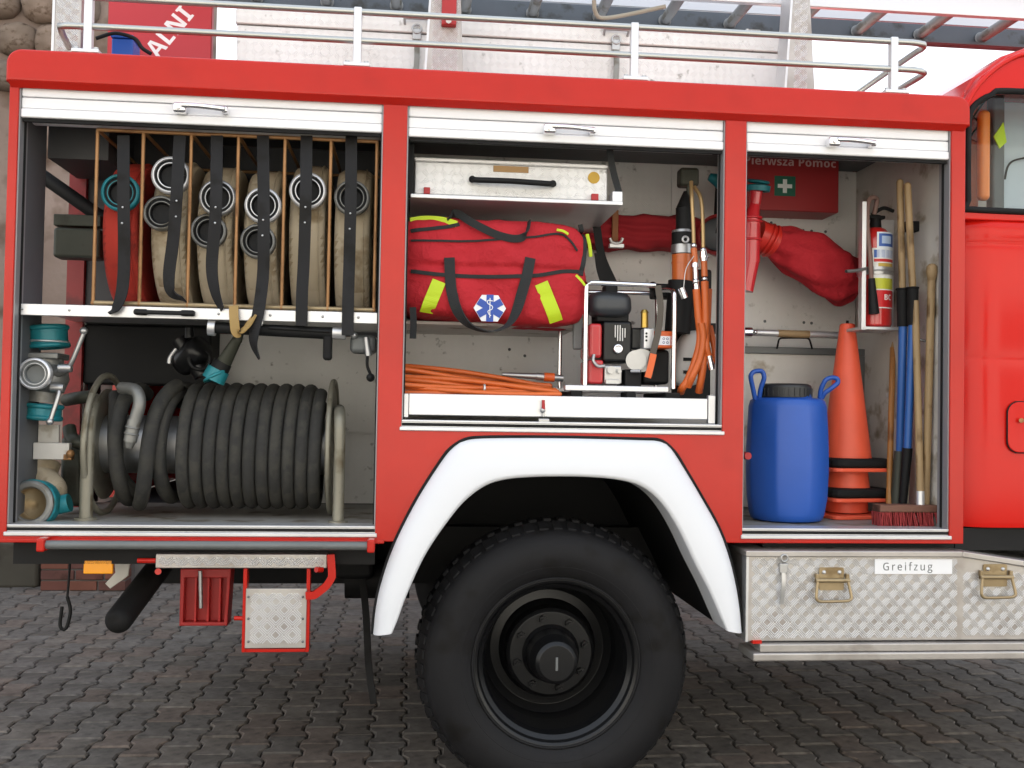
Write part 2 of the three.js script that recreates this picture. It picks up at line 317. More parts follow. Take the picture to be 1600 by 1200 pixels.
// guide channels and sills
for (const [a, b, y0] of [[L0, L1, SB], [M0, M1, MS], [R0, R1, SB]]) {
  for (const [x, s] of [[a, 1], [b, -1]]) { const gc = P('guide_channel', box(x, x + s * 0.004, y0 + 0.032, OT, -0.075, -0.008), M.guide); P('guide_seal', box(x + s * 0.0042, x + s * 0.009, y0 + 0.032, OT, -0.05, -0.042), M.rubber, gc); }
  P('sill', [box(a - 0.006, b + 0.006, y0 - 0.004, y0 + 0.009, -0.03, 0.006, 0.003), box(a, b, y0 + 0.009, y0 + 0.024, -0.03, -0.008), box(a, b, y0 + 0.024, y0 + 0.031, -0.09, -0.004, 0.002)], M.alu);
  P('sill_groove', box(a + 0.001, b - 0.001, y0 + 0.0115, y0 + 0.0215, -0.02, -0.0055), M.rubber);
}
P('door_buffer', [cyl([1.135,1.1574, -0.07], [1.135,1.1574, -0.03], 0.013, 0.012, 14)], M.redMatt);
// compartment lining
const FY = 0.917, SY0 = 1.59;
P('floor_plate', box(XL + 0.013, L1 + 0.03, FY - 0.02, FY, BW, -0.092), M.floor);
P('floor_plate', box(R0 - 0.05, XR - 0.015, FY - 0.02, FY, BW, -0.092), M.floor);
P('floor_plate', box(M0 - 0.03, R0 - 0.052, MS + 0.003, MS + 0.02, BW, -0.09), M.floor);
P('arch_wall', box(R0 - 0.07, R0 - 0.052, FY - 0.02, MS + 0.0025, BW, -0.045), M.sheet);
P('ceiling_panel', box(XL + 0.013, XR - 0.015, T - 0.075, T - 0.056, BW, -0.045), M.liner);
const wx0 = -0.7478;
P('back_wall', box(wx0, L1 + 0.03, 1.1983, 1.575, BW - 0.02, BW), M.treadWall);
P('back_wall', box(wx0, L1 + 0.03, FY + 0.001, 1.2134, BW - 0.04, BW - 0.0215), M.treadWall);
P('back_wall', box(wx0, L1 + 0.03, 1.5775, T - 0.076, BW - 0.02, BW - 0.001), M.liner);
P('back_wall', box(L1 + 0.052, R0 - 0.053, MS + 0.021, T - 0.076, BW - 0.02, BW), M.treadWall);
P('back_wall', box(R0 - 0.0515, 1.8405, FY, T - 0.076, BW - 0.02, BW), M.treadWall);
P('back_wall', box(1.8405 + 0.002, XR - 0.015, FY, T - 0.076, BW - 0.02, BW - 0.003), M.sheet);
P('partition', box(L1 + 0.031, L1 + 0.05, FY, T - 0.076, BW - 0.02, -0.046), M.sheet);
P('side_wall', box(XR - 0.034, XR - 0.016, FY, T - 0.076, BW, -0.08), M.sheet);
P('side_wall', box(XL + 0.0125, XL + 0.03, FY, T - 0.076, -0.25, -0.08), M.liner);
// open rear corner: red frame post, black housing and an olive winch bracket behind the hoses
P('rear_post', box(XL, XL + 0.06, BB, T - 0.06, -0.66, -0.58), M.redDark);
P('post_strip', box(XL + 0.0602, XL + 0.066, 1.2, 2.15, -0.63, -0.605), M.steel, truck);
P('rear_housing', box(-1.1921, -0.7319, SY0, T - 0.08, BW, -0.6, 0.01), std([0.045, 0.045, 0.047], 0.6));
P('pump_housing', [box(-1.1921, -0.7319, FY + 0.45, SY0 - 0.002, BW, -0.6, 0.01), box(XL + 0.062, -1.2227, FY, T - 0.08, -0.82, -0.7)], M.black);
P('rear_strut', cyl([-1.314,2.1069,-0.4], [-1.0108,1.9001,-0.4], 0.024, 0.024, 12), M.black);
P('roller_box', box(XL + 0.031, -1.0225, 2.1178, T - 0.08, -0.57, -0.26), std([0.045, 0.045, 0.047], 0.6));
P('winch_bracket', [box(XL + 0.031, -1.0626, 1.903, 1.9429, -0.38, -0.33, 0.004), box(-1.2154, -1.0603, 1.7926, 1.8964, -0.4, -0.32, 0.012)], M.olive);

// fender
{
  const prof = [[0, 0.0, -0.006], [0.03, 0, 0.008], [0.1, 0, 0.028], [0.3, 0, 0.046], [0.6, 0, 0.058], [0.9, 0, 0.062], [0.98, 0, 0.058], [1.0, 0, 0.048], [1.0, 0, 0.0], [1.0, 0, -0.09]];
  const pos = [], idx = [], n = FO.length, m = prof.length;
  for (let i = 0; i < n; i++) for (const [t, , z] of prof) pos.push(FO[i].x + (FI[i].x - FO[i].x) * t, FO[i].y + (FI[i].y - FO[i].y) * t, z);
  for (let i = 0; i < n - 1; i++) for (let j = 0; j < m - 1; j++) { const a = i * m + j, b = a + m; idx.push(a, b, b + 1, a, b + 1, a + 1); }
  const g = new THREE.BufferGeometry(); g.setAttribute('position', new THREE.Float32BufferAttribute(pos, 3)); g.setIndex(idx); g.computeVertexNormals();
  const f = P('fender', g, M.white);
  P('gasket', tube(FO.filter((p, i) => i % 3 === 0).map(p => V(p.x, p.y, 0.004)), 0.0055, 120, 8), M.rubber, f);
  // wheel well liner
  const w = [], wi = []; for (let i = 0; i < n; i++) w.push(FI[i].x, FI[i].y + 0.0, -0.088, FI[i].x, FI[i].y, -0.9);
  for (let i = 0; i < n - 1; i++) wi.push(i * 2, i * 2 + 1, i * 2 + 3, i * 2, i * 2 + 3, i * 2 + 2);
  const wg = new THREE.BufferGeometry(); wg.setAttribute('position', new THREE.Float32BufferAttribute(w, 3)); wg.setIndex(wi); wg.computeVertexNormals();
  P('wheel_well', [wg, box(0.0161, 1.0228, 0.62, MS - 0.03, -0.92, -0.9)], M.black);
}
// wheels
function wheel(cz, face) {
  const cx = 0.503, cy = 0.468, R = 0.468, c = [cx, cy, cz], ax = [0, 0, face];
  const hub = P('wheel', lathe(crease([[0.0, -0.14], [0.14, -0.14], [0.152, -0.15], [0.157, -0.2], [0.17, -0.235], [0.2, -0.24], [0.226, -0.22], [0.232, -0.17], [0.235, -0.06], [0.242, -0.03], [0.256, -0.018], [0.262, -0.006], [0.272, 0.0], [0.279, -0.004], [0.281, -0.02], [0.27, -0.05], [0.26, -0.25], [0.2, -0.26], [0, -0.26]]), c, ax, 72), M.blackGloss);
  P('tyre', lathe([[0.268, -0.03], [0.274, -0.012], [0.285, 0.002], [0.31, 0.018], [0.34, 0.027], [0.37, 0.028], [0.4, 0.018], [0.42, 0.003], [0.432, -0.012], [0.436, -0.03], [0.452, -0.06], [0.456, -0.12], [0.456, -0.2], [0.44, -0.25], [0.38, -0.27], [0.28, -0.25]], c, ax, 96), M.tyre, hub);
  P('bead_ring', [torus([cx, cy, cz - 0.002 * face], [0, 0, 1], 0.2775, 0.0045, 80, 8), torus([cx, cy, cz + 0.0185 * face], [0, 0, 1], 0.318, 0.0025, 80, 6)], M.tyre, hub);
  const hp = P('hub_cap', lathe(crease([[0, 0.004], [0.058, 0.004], [0.07, -0.006], [0.083, -0.06], [0.088, -0.13], [0.1, -0.141]]), c, ax, 40), M.blackGloss, hub);
  P('hub_mark', [box(cx - 0.004, cx + 0.004, cy - 0.024, cy + 0.02, cz + 0.0035 * face, cz + 0.006 * face, 0.001)], M.grey, hp);
  for (let k = 0; k < 8; k++) { const a = k * Math.PI / 4 + 0.25, x = cx + 0.12 * Math.cos(a), y = cy + 0.12 * Math.sin(a);
    P('wheel_nut', [cyl([x, y, cz - 0.141 * face], [x, y, cz - 0.118 * face], 0.015, 0.014, 6), cyl([x, y, cz - 0.119 * face], [x, y, cz - 0.105 * face], 0.008, 0.008, 10)], M.blackGloss, hub); }
  // lugs of the off-road tread: shoulder blocks one by one
  const N = 58, sh = ext(shape([[-0.016, 0], [0.015, 0], [0.017, 0.017], [-0.013, 0.018]]), -0.03, 0.03, 0.003, 1);
  for (let k = 0; k < N; k++) {
    const a = k / N * Math.PI * 2;
    for (const [dz, da, s] of face > 0 ? [[-0.055, 0, 1], [-0.135, 0.5 / N * 6.283, 0.9]] : [[-0.06, 0, 1]]) {
      const g = sh.clone(); g.scale(s, 1, 1); g.rotateZ(dz < -0.1 ? 0 : 0); g.rotateX(dz > -0.1 ? 0.32 * face : 0); g.translate(0, dz > -0.1 ? 0.433 : 0.447, dz * face); g.rotateZ(a + da); g.translate(cx, cy, cz);
      P('tread_block', g, M.tyre, hub);
    }
  }
}
wheel(-0.055, 1); wheel(-2.2, -1);

// chassis below the body
P('chassis_rail', [box(-0.92, 3.2, 0.62, 0.84, -0.78, -0.7), box(-0.92, 3.2, 0.62, 0.84, -1.66, -1.58)], M.black);
P('axle', [cyl([0.503, 0.468, -0.35], [0.503, 0.468, -1.95], 0.075, 0.075, 16), lathe([[0, -0.2], [0.12, -0.16], [0.19, 0], [0.12, 0.16], [0, 0.2]], [0.503, 0.468, -1.15], [1, 0, 0], 24)], M.black);
P('underbody', [box(XL + 0.03, -0.067 - 0.03, 0.79, FY - 0.022, -2.36, -0.06), box(1.2, XR, 0.8, FY - 0.022, -2.36, -0.06), box(-0.02, 1.054, MS - 0.04, MS + 0.001, -2.36, -0.92)], M.black);
P('far_side_panel', [box(XL, XR, 0.9, T - 0.06, -2.4, -2.37)], M.red);
P('rear_panel', [box(XL, XL + 0.03, 0.9, T - 0.06, -2.36, -1.2)], M.red);
P('mud_flap', ribbon([[-0.1476,0.6942,-0.35], [-0.13,0.581,-0.3], [-0.1176,0.4046,-0.3], [-0.0968,0.2781,-0.28]], 0.024, 0.005, [1, 0, 0.3], 20), M.rubber);
P('air_tank', [cyl([-0.2168,0.6612,-0.55], [0.0191,0.6612,-0.55], 0.07, 0.07, 20), box(-0.2498, -0.1107, 0.68, 0.8, -0.6, -0.42, 0.02)], M.black);
// rub tube under the rear compartment
P('rub_tube', cyl([-1.0888, 0.8631, 0.04], [-0.1142, 0.8631, 0.04], 0.0134, 0.0134, 20), M.grey);
for (const x of [-1.0997, -0.1065]) P('tube_end', box(x - 0.012, x + 0.012, 0.8434, 0.8848, -0.02, 0.062, 0.006), M.red);
P('lower_flange', box(XL + 0.004, -0.067, BB - 0.006, BB + 0.006, -0.3, 0.008, 0.003), M.red);
// fold-out step
{
  const z = -0.02, st = P('folding_step', box(-0.7777, -0.2467, 0.7831, 0.8274, -0.32, z, 0.003), M.tread);
  P('step_pin', [cyl([-0.8346,0.8052,-0.03], [-0.778,0.8053,-0.03], 0.008, 0.008, 12), cyl([-0.769,0.7728,-0.02], [-0.7644,0.7759,0], 0.01, 0.01, 12), cyl([-0.2622,0.7793,-0.02], [-0.2786,0.7824,0], 0.009, 0.009, 12)], M.red, st);
  P('step_arm', [ribbon([[-0.2343,0.8295,-0.01], [-0.2288,0.7606,-0.01], [-0.2463,0.7302,-0.01], [-0.2817,0.702,-0.01], [-0.3097,0.7,-0.01]], 0.024, 0.024, [0, 0, 1], 24, 0.2)], M.red, st);
  const fx0 = -0.5085, fx1 = -0.2986, fy0 = 0.5165, fy1 = 0.7816;
  P('step_frame', [box(fx0, fx0 + 0.012, fy0, fy1, -0.07, -0.028, 0.002), box(fx1 - 0.012, fx1, fy0, fy1, -0.07, -0.028, 0.002), box(fx0 + 0.012, fx1 - 0.012, fy0, fy0 + 0.011, -0.07, -0.028, 0.002), cyl([-0.5351,0.6221,-0.04], [-0.5073,0.622,-0.04], 0.007, 0.007, 10)], M.red, st);
  P('step_plate', box(-0.4981, -0.3082, 0.5306, 0.7188, -0.045, -0.022, 0.002), M.tread, st);
  P('tread_bars', lugs(-0.4981 + 0.004, -0.3082 - 0.004, 0.5306 + 0.003, 0.7188 - 0.003, -0.0219), M.treadBar, st).userData.kind = 'stuff';
  P('tread_bars', lugs(-0.7777 + 0.003, -0.2467 - 0.003, 0.7831 + 0.001, 0.8274 - 0.001, -0.0199, 0.022), M.treadBar, st).userData.kind = 'stuff';
  for (const [x, y] of [[-0.4899,0.6924], [-0.4884,0.624], [-0.4867,0.5516], [-0.3205,0.6921], [-0.319,0.6233], [-0.3175,0.5506]]) P('rivet', ball([x, y, -0.022], 0.0042, 8), M.grey, st);
}
// exhaust pipe, amber reflector, tow hook on a rope
P('exhaust_pipe', [cyl([-0.9103,0.6032,-0.12], [-0.8481,0.7541,-0.5], 0.043, 0.043, 28), ball([-0.9103,0.6032,-0.12], 0.043, 28)], M.rubber);
P('side_reflector', [box(-1.0079, -0.9182, 0.7582, 0.8045, -0.075, -0.06, 0.004)], M.amber);
P('reflector_bracket', [box(-0.9718, -0.9404, 0.757, 0.85, -0.084, -0.076)], M.black);
P('bracket_plate', ext(shape([[-0.9805,0.7823], [-0.9238,0.7825], [-0.9325,0.7133], [-0.9902,0.6701], [-1.0074,0.6874], [-0.9748,0.724]]), -0.31, -0.3, 0.002), M.sheet);
P('hook', [tube([[-1.1226,0.7863,-0.3], [-1.1248,0.7132,-0.3], [-1.129,0.638,-0.3]], 0.004, 16, 6), tube([[-1.1292,0.6445,-0.3], [-1.1175,0.5951,-0.3], [-1.1305,0.5373,-0.3], [-1.1494,0.5459,-0.3], [-1.1449,0.6102,-0.3]], 0.006, 24, 8)], M.black);

// treadplate tool box with its name plate
{
  const bx0 = 1.1186, bx1 = 2.55, by0 = 0.552, by1 = 0.8381, xb = 1.8578;
  const body = P('tool_box', ext(shape([[bx0, by0], [bx1, by0], [bx1, by1 - 0.12], [xb, by1], [bx0, by1]]), -0.5, 0.02, 0.004), M.tread);
  P('lid_edge', [box(bx0 - 0.008, xb, by1 - 0.008, by1 + 0.012, -0.51, 0.032, 0.004), xf(box(0, 0.7, -0.02, 0, -0.51, 0.032, 0.004), [xb + 0.001, by1 + 0.012, 0], 0, 0, -0.14)], M.tread, body);
  P('tread_bars', [lugs(bx0 + 0.006, xb - 0.004, by0 + 0.006, by1 - 0.01, 0.0201), lugs(xb - 0.004, 2.4, by0 + 0.006, by1 - 0.05, 0.0201)], M.treadBar, body).userData.kind = 'stuff';
  P('corner_angle', box(bx0 - 0.004, bx0 + 0.004, by0, by1 - 0.009, -0.02, 0.024), M.alu, body);
  P('foot_rail', [box(1.1561, bx1, by0 - 0.03, by0 - 0.004, -0.1, 0.045, 0.004), box(1.1305, bx1, by0 - 0.058, by0 - 0.031, -0.1, 0.055, 0.006)], M.tread, body);
  P('marker', box(1.1365, 1.1667, by0 - 0.005, by0 + 0.006, 0.0, 0.032), M.red, body);
  const hd = (x0, y0, sc = 1) => {
    const h = P('handle', [ext(rrect(x0 + 0.018, x0 + 0.103, y0 - 0.075, y0, 0.006, 2), 0.0205, 0.024), cyl([x0 + 0.002, y0 - 0.042, 0.034], [x0 + 0.118, y0 - 0.042, 0.034], 0.0075, 0.0075, 12),
      box(x0 + 0.002, x0 + 0.014, y0 - 0.05, y0 - 0.02, 0.0205, 0.036, 0.003), box(x0 + 0.106, x0 + 0.118, y0 - 0.05, y0 - 0.02, 0.0205, 0.036, 0.003)], M.brassTube, body);
    P('handle_bail', tube([[x0 + 0.008, y0 - 0.044, 0.036], [x0 + 0.0, y0 - 0.095, 0.045], [x0 + 0.012, y0 - 0.108, 0.045], [x0 + 0.06, y0 - 0.108, 0.046], [x0 + 0.108, y0 - 0.106, 0.045], [x0 + 0.12, y0 - 0.095, 0.045], [x0 + 0.112, y0 - 0.044, 0.036]], 0.0052, 60, 8, false, 0.35), M.brassTube, body);
    for (const dx of [0.034, 0.087]) P('rivet', ball([x0 + dx, y0 - 0.016, 0.024], 0.007, 10), M.alu, body);
  };
  hd(1.3444, 0.7951); hd(1.9157, 0.8065);
  P('toggle_latch', [box(1.2244, 1.2526, 0.776, 0.8096, 0.0205, 0.034, 0.004), torus([1.2394, 0.8263, 0.034], [0, 0, 1], 0.011, 0.0035, 20, 8), ribbon([[1.2355,0.7791,0.036], [1.2344,0.738,0.04], [1.23,0.6768,0.036]], 0.013, 0.005, [1, 0, 0], 12)], M.steel, body);
  const x0 = 1.5535, x1 = 1.8238, y0 = 0.7734, y1 = 0.8223;
  P('name_plate', sheetXY(x0, x1, y0, y1, 0.024, 0.003), printed(x1 - x0, y1 - y0, (g, w, h) => {
    g.fillStyle = '#e6e6e8'; g.fillRect(0, 0, w, h); g.fillStyle = '#3a3f3c'; g.font = Math.round(h * 0.72) + 'px sans-serif'; g.textBaseline = 'middle';
    let x = w * 0.1; for (const ch of 'Greifzug') { g.fillText(ch, x, h * 0.5); x += g.measureText(ch).width + w * 0.022; }
  }), body);
}
// ---------------------------------------------------------------- cab
{
  const cz = -0.03, yb = 0.9219, yw0 = 2.0093, yw1 = 2.4337, ytop = 2.63;
  const wx = 1.8989;
  const win = [[3.0, yw0], [wx + 0.02, yw0], [wx, yw0 + 0.02], [wx, yw1 - 0.11], [wx + 0.025, yw1 - 0.055], [wx + 0.08, yw1 - 0.018], [wx + 0.16, yw1], [3.0, yw1]].reverse();
  const ylo = yw0 - 0.03;
  const outl = [[1.84, ylo], [3.2, ylo], [3.2, ytop - 0.02], [2.3, ytop - 0.02], [2.16, ytop - 0.035], [2.05, ytop - 0.075], [1.95, ytop - 0.15], [1.88, ytop - 0.25], [1.84, ytop - 0.4]];
  const cab = P('cab', ext(shape(outl, [win]), cz - 0.04, cz, 0.004), M.redCab);
  const topo = [[3.2, ytop - 0.1], [3.2, ytop + 0.01], [2.3, ytop + 0.005], [2.17, ytop - 0.012], [2.06, ytop - 0.055], [1.955, ytop - 0.135], [1.885, ytop - 0.24], [1.845, ytop - 0.4], [1.89, ytop - 0.4], [1.93, ytop - 0.26], [2.0, ytop - 0.18], [2.1, ytop - 0.12], [2.2, ytop - 0.1]];
  P('cab_roof', ext(shape(topo), -2.3, cz - 0.041, 0.025, 3), M.redCab, cab);
  P('drip_rail', tube([[1.87, ytop - 0.3, cz + 0.004], [1.94, ytop - 0.18, cz + 0.004], [2.05, ytop - 0.09, cz + 0.004], [2.16, ytop - 0.06, cz + 0.004], [2.4, ytop - 0.052, cz + 0.004], [3.2, ytop - 0.05, cz + 0.004]], 0.008, 40, 8), M.redCab, cab);
  P('window_seal', tube([[3.0, yw0 + 0.004, cz + 0.002], [wx + 0.03, yw0 + 0.004, cz + 0.002], [wx + 0.004, yw0 + 0.03, cz + 0.002], [wx + 0.004, yw1 - 0.11, cz + 0.002], [wx + 0.03, yw1 - 0.055, cz + 0.002], [wx + 0.085, yw1 - 0.02, cz + 0.002], [wx + 0.16, yw1 - 0.003, cz + 0.002], [3.0, yw1 - 0.003, cz + 0.002]], 0.011, 120, 8, false, 0.3), M.rubber, cab);
  P('window_pane', box(wx, 3.0, yw0, yw1, cz - 0.022, cz - 0.018), M.glass, cab);
  { // pressed lower skin: rounds in towards its rear edge and swells between two creases
    const c1 = 1.5053, c2 = 1.9029, g = new THREE.PlaneGeometry(3.2 - 1.85, ylo - yb, 90, 120), q = g.attributes.position; g.translate((3.2 + 1.85) / 2, (ylo + yb) / 2, 0);
    for (let i = 0; i < q.count; i++) { const x = q.getX(i), y = q.getY(i), k = Math.max(0, (2.02 - x) / 0.15), seg = y < c1 ? (y - yb) / (c1 - yb) : y < c2 ? (y - c1) / (c2 - c1) : (y - c2) / (ylo - c2); q.setZ(i, cz - 0.012 - 0.06 * k * k + 0.007 * Math.pow(Math.sin(Math.PI * Math.min(1, Math.max(0, seg))), 0.4) + 0.003 * Math.sin(x * 4)); }
    g.computeVertexNormals(); P('side_skin', g, M.redCab, cab); }
  const fl = rrect(2.0479, 2.2983, 1.181, 1.3547, 0.04, 6);
  P('filler_flap', ext(fl, cz - 0.004, cz + 0.008, 0.003), M.redCab, cab);
  P('flap_seal', tube(fl.map(p => V(p[0], p[1], cz + 0.0035)), 0.0032, 90, 6, true), M.rubber, cab);
  P('flap_lock', cyl([2.0982,1.2911,-0.025], [2.0874,1.2912,-0.008], 0.008, 0.008, 12), M.brass, cab);
  P('cab_floor', [box(1.86, 3.2, yb + 0.02, yb + 0.06, -2.28, cz - 0.042), box(1.84, 1.86, yb, ytop - 0.42, -2.28, -0.9), box(2.5, 3.2, yb, yw0 - 0.12, -2.28, -0.3)], M.dark, cab);
  P('cab_sill', box(XR + 0.004, 3.2, yb - 0.08, yb - 0.004, -0.8, cz - 0.03), M.black, cab);
  P('far_cab_side', ext(shape([[1.84, yb], [3.2, yb], ...outl.slice(2)], [[[3.1, yw0], [2.35, yw0], [2.35, yw1], [3.1, yw1]].reverse()]), -2.3, -2.27), M.redCab, cab);
  // what shows through the crew window
  P('cab_pillar', box(2.126, 2.1733, yw0 - 0.1, yw1 + 0.06, -0.3, -0.25, 0.01), M.liner, cab);
  P('far_window_view', box(2.1758, 2.9, yw0 - 0.2, yw1 + 0.05, -0.33, -0.31), std([0.52, 0.58, 0.66], 0.5), cab);  // pale blue panel: bright view through the far window put into its colour
  P('cab_cable', tube([[2.1957,2.1879,-0.29], [2.2056,2.2314,-0.29], [2.2257,2.2563,-0.29], [2.2711,2.2702,-0.29], [2.3217,2.2795,-0.29]], 0.004, 30, 6), M.black, cab);
  P('light_stick', box(2.0378, 2.0792, 2.0835, 2.4132, -0.22, -0.18, 0.018, 4), phy([0.8, 0.2, 0.02], 0.4), cab);
  P('seat_back', box(2.0367, 2.1225, 2.0699, 2.3494, -0.45, -0.32, 0.03, 3), std([0.4, 0.075, 0.03], 0.7), cab);
  P('high_visibility_tag', ext(shape([[2.0982,2.3204], [2.1205,2.277], [2.1474,2.3015], [2.1347,2.3736]]), -0.205, -0.2), M.hiviz, cab);
  P('wire_grid', [cyl([2.0368,2.4475,-0.3], [2.1252,2.3843,-0.3], 0.004), cyl([2.0373,2.3635,-0.3], [2.1196,2.4803,-0.3], 0.004), cyl([2.0376,2.3084,-0.3], [2.1249,2.4228,-0.3], 0.004)], M.black, cab);
}
// ---------------------------------------------------------------- roof rail
{
  const z = -0.018, yl = 2.483, yu = 2.577, r = 0.0105, xs = [-1.0225, -0.1844, 0.725, 1.6244], xa = -1.1466 , xe = 1.7544;
  const rail = P('roof_rail', [tube([[xa - 0.05, yl, z - 0.5], [xa, yl, z - 0.2], [xa + 0.03, yl, z - 0.03], [xa + 0.1, yl, z], [xs[1], yl, z], [xs[2], yl, z], [xs[3], yl, z], [xe - 0.06, yl, z], [xe - 0.01, yl, z - 0.015], [xe, yl, z - 0.06], [xe - 0.005, yl, z - 0.2], [xe - 0.005, yl, z - 0.6], [xe - 0.005, yl, -2.2]], r, 200, 12, false, 0.3),
    tube([[xa + 0.05, yu, z], [xs[0], yu, z], [xs[1], yu, z], [xs[2], yu, z], [xs[3], yu, z], [xe - 0.06, yu, z], [xe - 0.01, yu, z - 0.015], [xe, yu, z - 0.06], [xe - 0.005, yu, z - 0.2], [xe - 0.005, yu, -2.2]], r, 200, 12, false, 0.3)], M.rail);
  for (const x of xs) { P('rail_post', [box(x - 0.013, x + 0.013, T + 0.012, yu + 0.012, z - 0.013, z + 0.015, 0.004)], M.aluBright, rail);
    const pl = P('post_foot', box(x - 0.042, x + 0.042, T + 0.0005, T + 0.013, z - 0.04, z + 0.036, 0.003), M.aluBright, rail); 
    parts(truck, 'bolt', [cyl([x - 0.03, T + 0.013, z + 0.02], [x - 0.03, T + 0.021, z + 0.02], 0.008, 0.008, 6), cyl([x + 0.03, T + 0.013, z + 0.02], [x + 0.03, T + 0.021, z + 0.02], 0.008, 0.008, 6)], M.steel, rail); }
  P('rail_post', box(xe - 0.018, xe + 0.008, T, yu + 0.005, z - 0.9, z - 0.87, 0.004), M.rail, rail);
}
// ladder supports on the roof
const support = (x0, x1, y1, z, w0, mat) => {
  const s = P('ladder_support', ext(shape([[x0 - w0, T - 0.012], [x1 + w0, T - 0.012], [x1, y1], [x0, y1]]), z - 0.03, z, 0.002), mat);
  P('support_side', ext(shape([[x0 - w0 - 0.006, T - 0.012], [x0 - w0 + 0.002, T - 0.012], [x0 + 0.002, y1], [x0 - 0.006, y1]]), z - 0.1, z + 0.003), M.alu, s); P('tread_bars', lugs(x0, x1, T, y1, z + 0.0001, 0.022), M.treadBar, s).userData.kind = 'stuff'; return s;
};
{
  const a = support(0.0591, 0.1541, 2.86, -0.3, 0.024, M.tread);
  P('latch_bracket', [box(0.0919, 0.1438, 2.6463, 2.84, -0.298, -0.27, 0.004)], M.redMatt, a);
  P('bolt', cyl([0.1165,2.6615,-0.27], [0.116,2.6558,-0.255], 0.011, 0.011, 6), M.alu, a);
  support(1.3806, 1.4365, 2.92, -0.3, 0.034, M.tread);
  support(1.2919, 1.3434, 2.8, -0.55, 0.022, M.tread);
  support(-1.1959, -1.1117, 2.86, -0.22, 0.002, M.tread);
}
// ================================================================ rear compartment: shelf, hose rack, rolled hoses
const SY = 1.606;                                          // top of the shelf
{
  const sh = P('shelf', [box(L0 + 0.006, L1 - 0.006, SY - 0.036, SY, -0.062, -0.046, 0.002), box(L0 + 0.006, L1 + 0.03, SY - 0.012, SY - 0.002, BW, -0.0625)], M.aluBright);
  P('handle', [box(-0.866, -0.6791, SY - 0.026, SY - 0.012, -0.032, -0.02, 0.005), box(-0.866, -0.8249, SY - 0.028, SY - 0.009, -0.0455, -0.022, 0.006), box(-0.7226, -0.6791, SY - 0.028, SY - 0.009, -0.0455, -0.022, 0.006)], M.black, sh);
  for (const x of [-1.2105, -1.0676, -0.6075, -0.4451, -0.279, -0.1645]) P('screw', ball([x, SY - 0.017, -0.046], 0.0045, 8), M.steel, sh);
}
const rack = thing('hose_rack', 'brown metal rod rack with black rubber straps dividing the rolled hoses', 'rack', [-0.65, SY, -0.35]);
const rodX = [-1.0057, -0.8629, -0.7128, -0.5634, -0.4146, -0.2665, -0.117];
{
  const y0 = SY + 0.012, y1 = 2.1734;
  for (const x of rodX) part(rack, 'divider_rod', [cyl([x, y0, -0.08], [x, y1, -0.08], 0.0058, 0.0058, 10), cyl([x, y1, -0.08], [x, y1, -0.6], 0.0058, 0.0058, 8), cyl([x, y0, -0.08], [x, y0, -0.6], 0.0058, 0.0058, 8), ball([x, y0, -0.08], 0.0085, 10)], M.brass);
  part(rack, 'bottom_rail', cyl([rodX[0], y0, -0.08], [rodX[6], y0, -0.08], 0.0075, 0.0075, 12), M.brassTube);
  part(rack, 'top_rail', cyl([rodX[0], y1, -0.08], [rodX[6], y1, -0.08], 0.0065, 0.0065, 12), M.brass);
  part(rack, 'back_rail', [cyl([rodX[0], y1, -0.6], [rodX[6], y1, -0.6], 0.006, 0.006, 8), cyl([rodX[0], y0, -0.6], [rodX[6], y0, -0.6], 0.006, 0.006, 8)], M.brass);
  const straps = [
    [[-0.9226,2.1552,-0.07], [-0.9112,1.969,-0.045], [-0.9054,1.7659,-0.05], [-0.9072,1.6593,-0.045], [-0.9206,1.601,-0.035], [-0.9421,1.5797,-0.03]],
    [[-0.7472,2.1629,-0.07], [-0.7446,1.9948,-0.04], [-0.7547,1.8323,-0.05], [-0.7679,1.7102,-0.06], [-0.7564,1.656,-0.05], [-0.7118,1.6306,-0.03]],
    [[-0.6306,2.168,-0.07], [-0.6227,1.979,-0.04], [-0.6252,1.877,-0.045], [-0.6349,1.7451,-0.06], [-0.621,1.6619,-0.05], [-0.5949,1.6016,-0.035]],
    [[-0.4846,2.1745,-0.07], [-0.4732,1.9434,-0.04], [-0.4704,1.8196,-0.04], [-0.4715,1.7178,-0.05], [-0.4784,1.6124,-0.03], [-0.4911,1.5295,-0.02], [-0.4902,1.4887,-0.02], [-0.4732,1.4463,-0.02]],
    [[-0.3454,2.1806,-0.07], [-0.3405,1.9898,-0.04], [-0.3431,1.7839,-0.05], [-0.345,1.6577,-0.035], [-0.3443,1.5564,-0.03]],
    [[-0.201,2.1869,-0.07], [-0.1971,1.9745,-0.04], [-0.1979,1.7886,-0.05], [-0.1981,1.6412,-0.035], [-0.1975,1.5291,-0.03]]];
  straps.forEach((s, i) => {
    const tw = [0.7, 0.9, 0.8, 1.0, 0.05, 0.1][i];
    part(rack, 'strap', ribbon(s, 0.038, 0.004, u => { const k = Math.max(0, (u - 0.55) / 0.45) * tw * 1.35; return [Math.cos(k), 0, Math.sin(k)]; }, 60), M.strap);
    part(rack, 'strap_stud', [ball([s[1][0], s[1][1] - 0.05, s[1][2] + 0.006], 0.0035, 8), ball([s[1][0] - 0.001, s[1][1] - 0.1, s[1][2] + 0.004], 0.0035, 8)], M.alu, rack.children[rack.children.length - 1]);
  });
  part(rack, 'buckle_strap', [ribbon([[-0.5585,1.6144,-0.03], [-0.5538,1.5687,-0.02], [-0.5449,1.5281,-0.02], [-0.5174,1.5451,-0.02], [-0.4919,1.5875,-0.03]], 0.03, 0.004, u => [Math.cos(u * 0.8), Math.sin(u * 0.9), 0.2], 40)], std([0.42, 0.28, 0.1], 0.7, 0, { map: tDirt }));
}
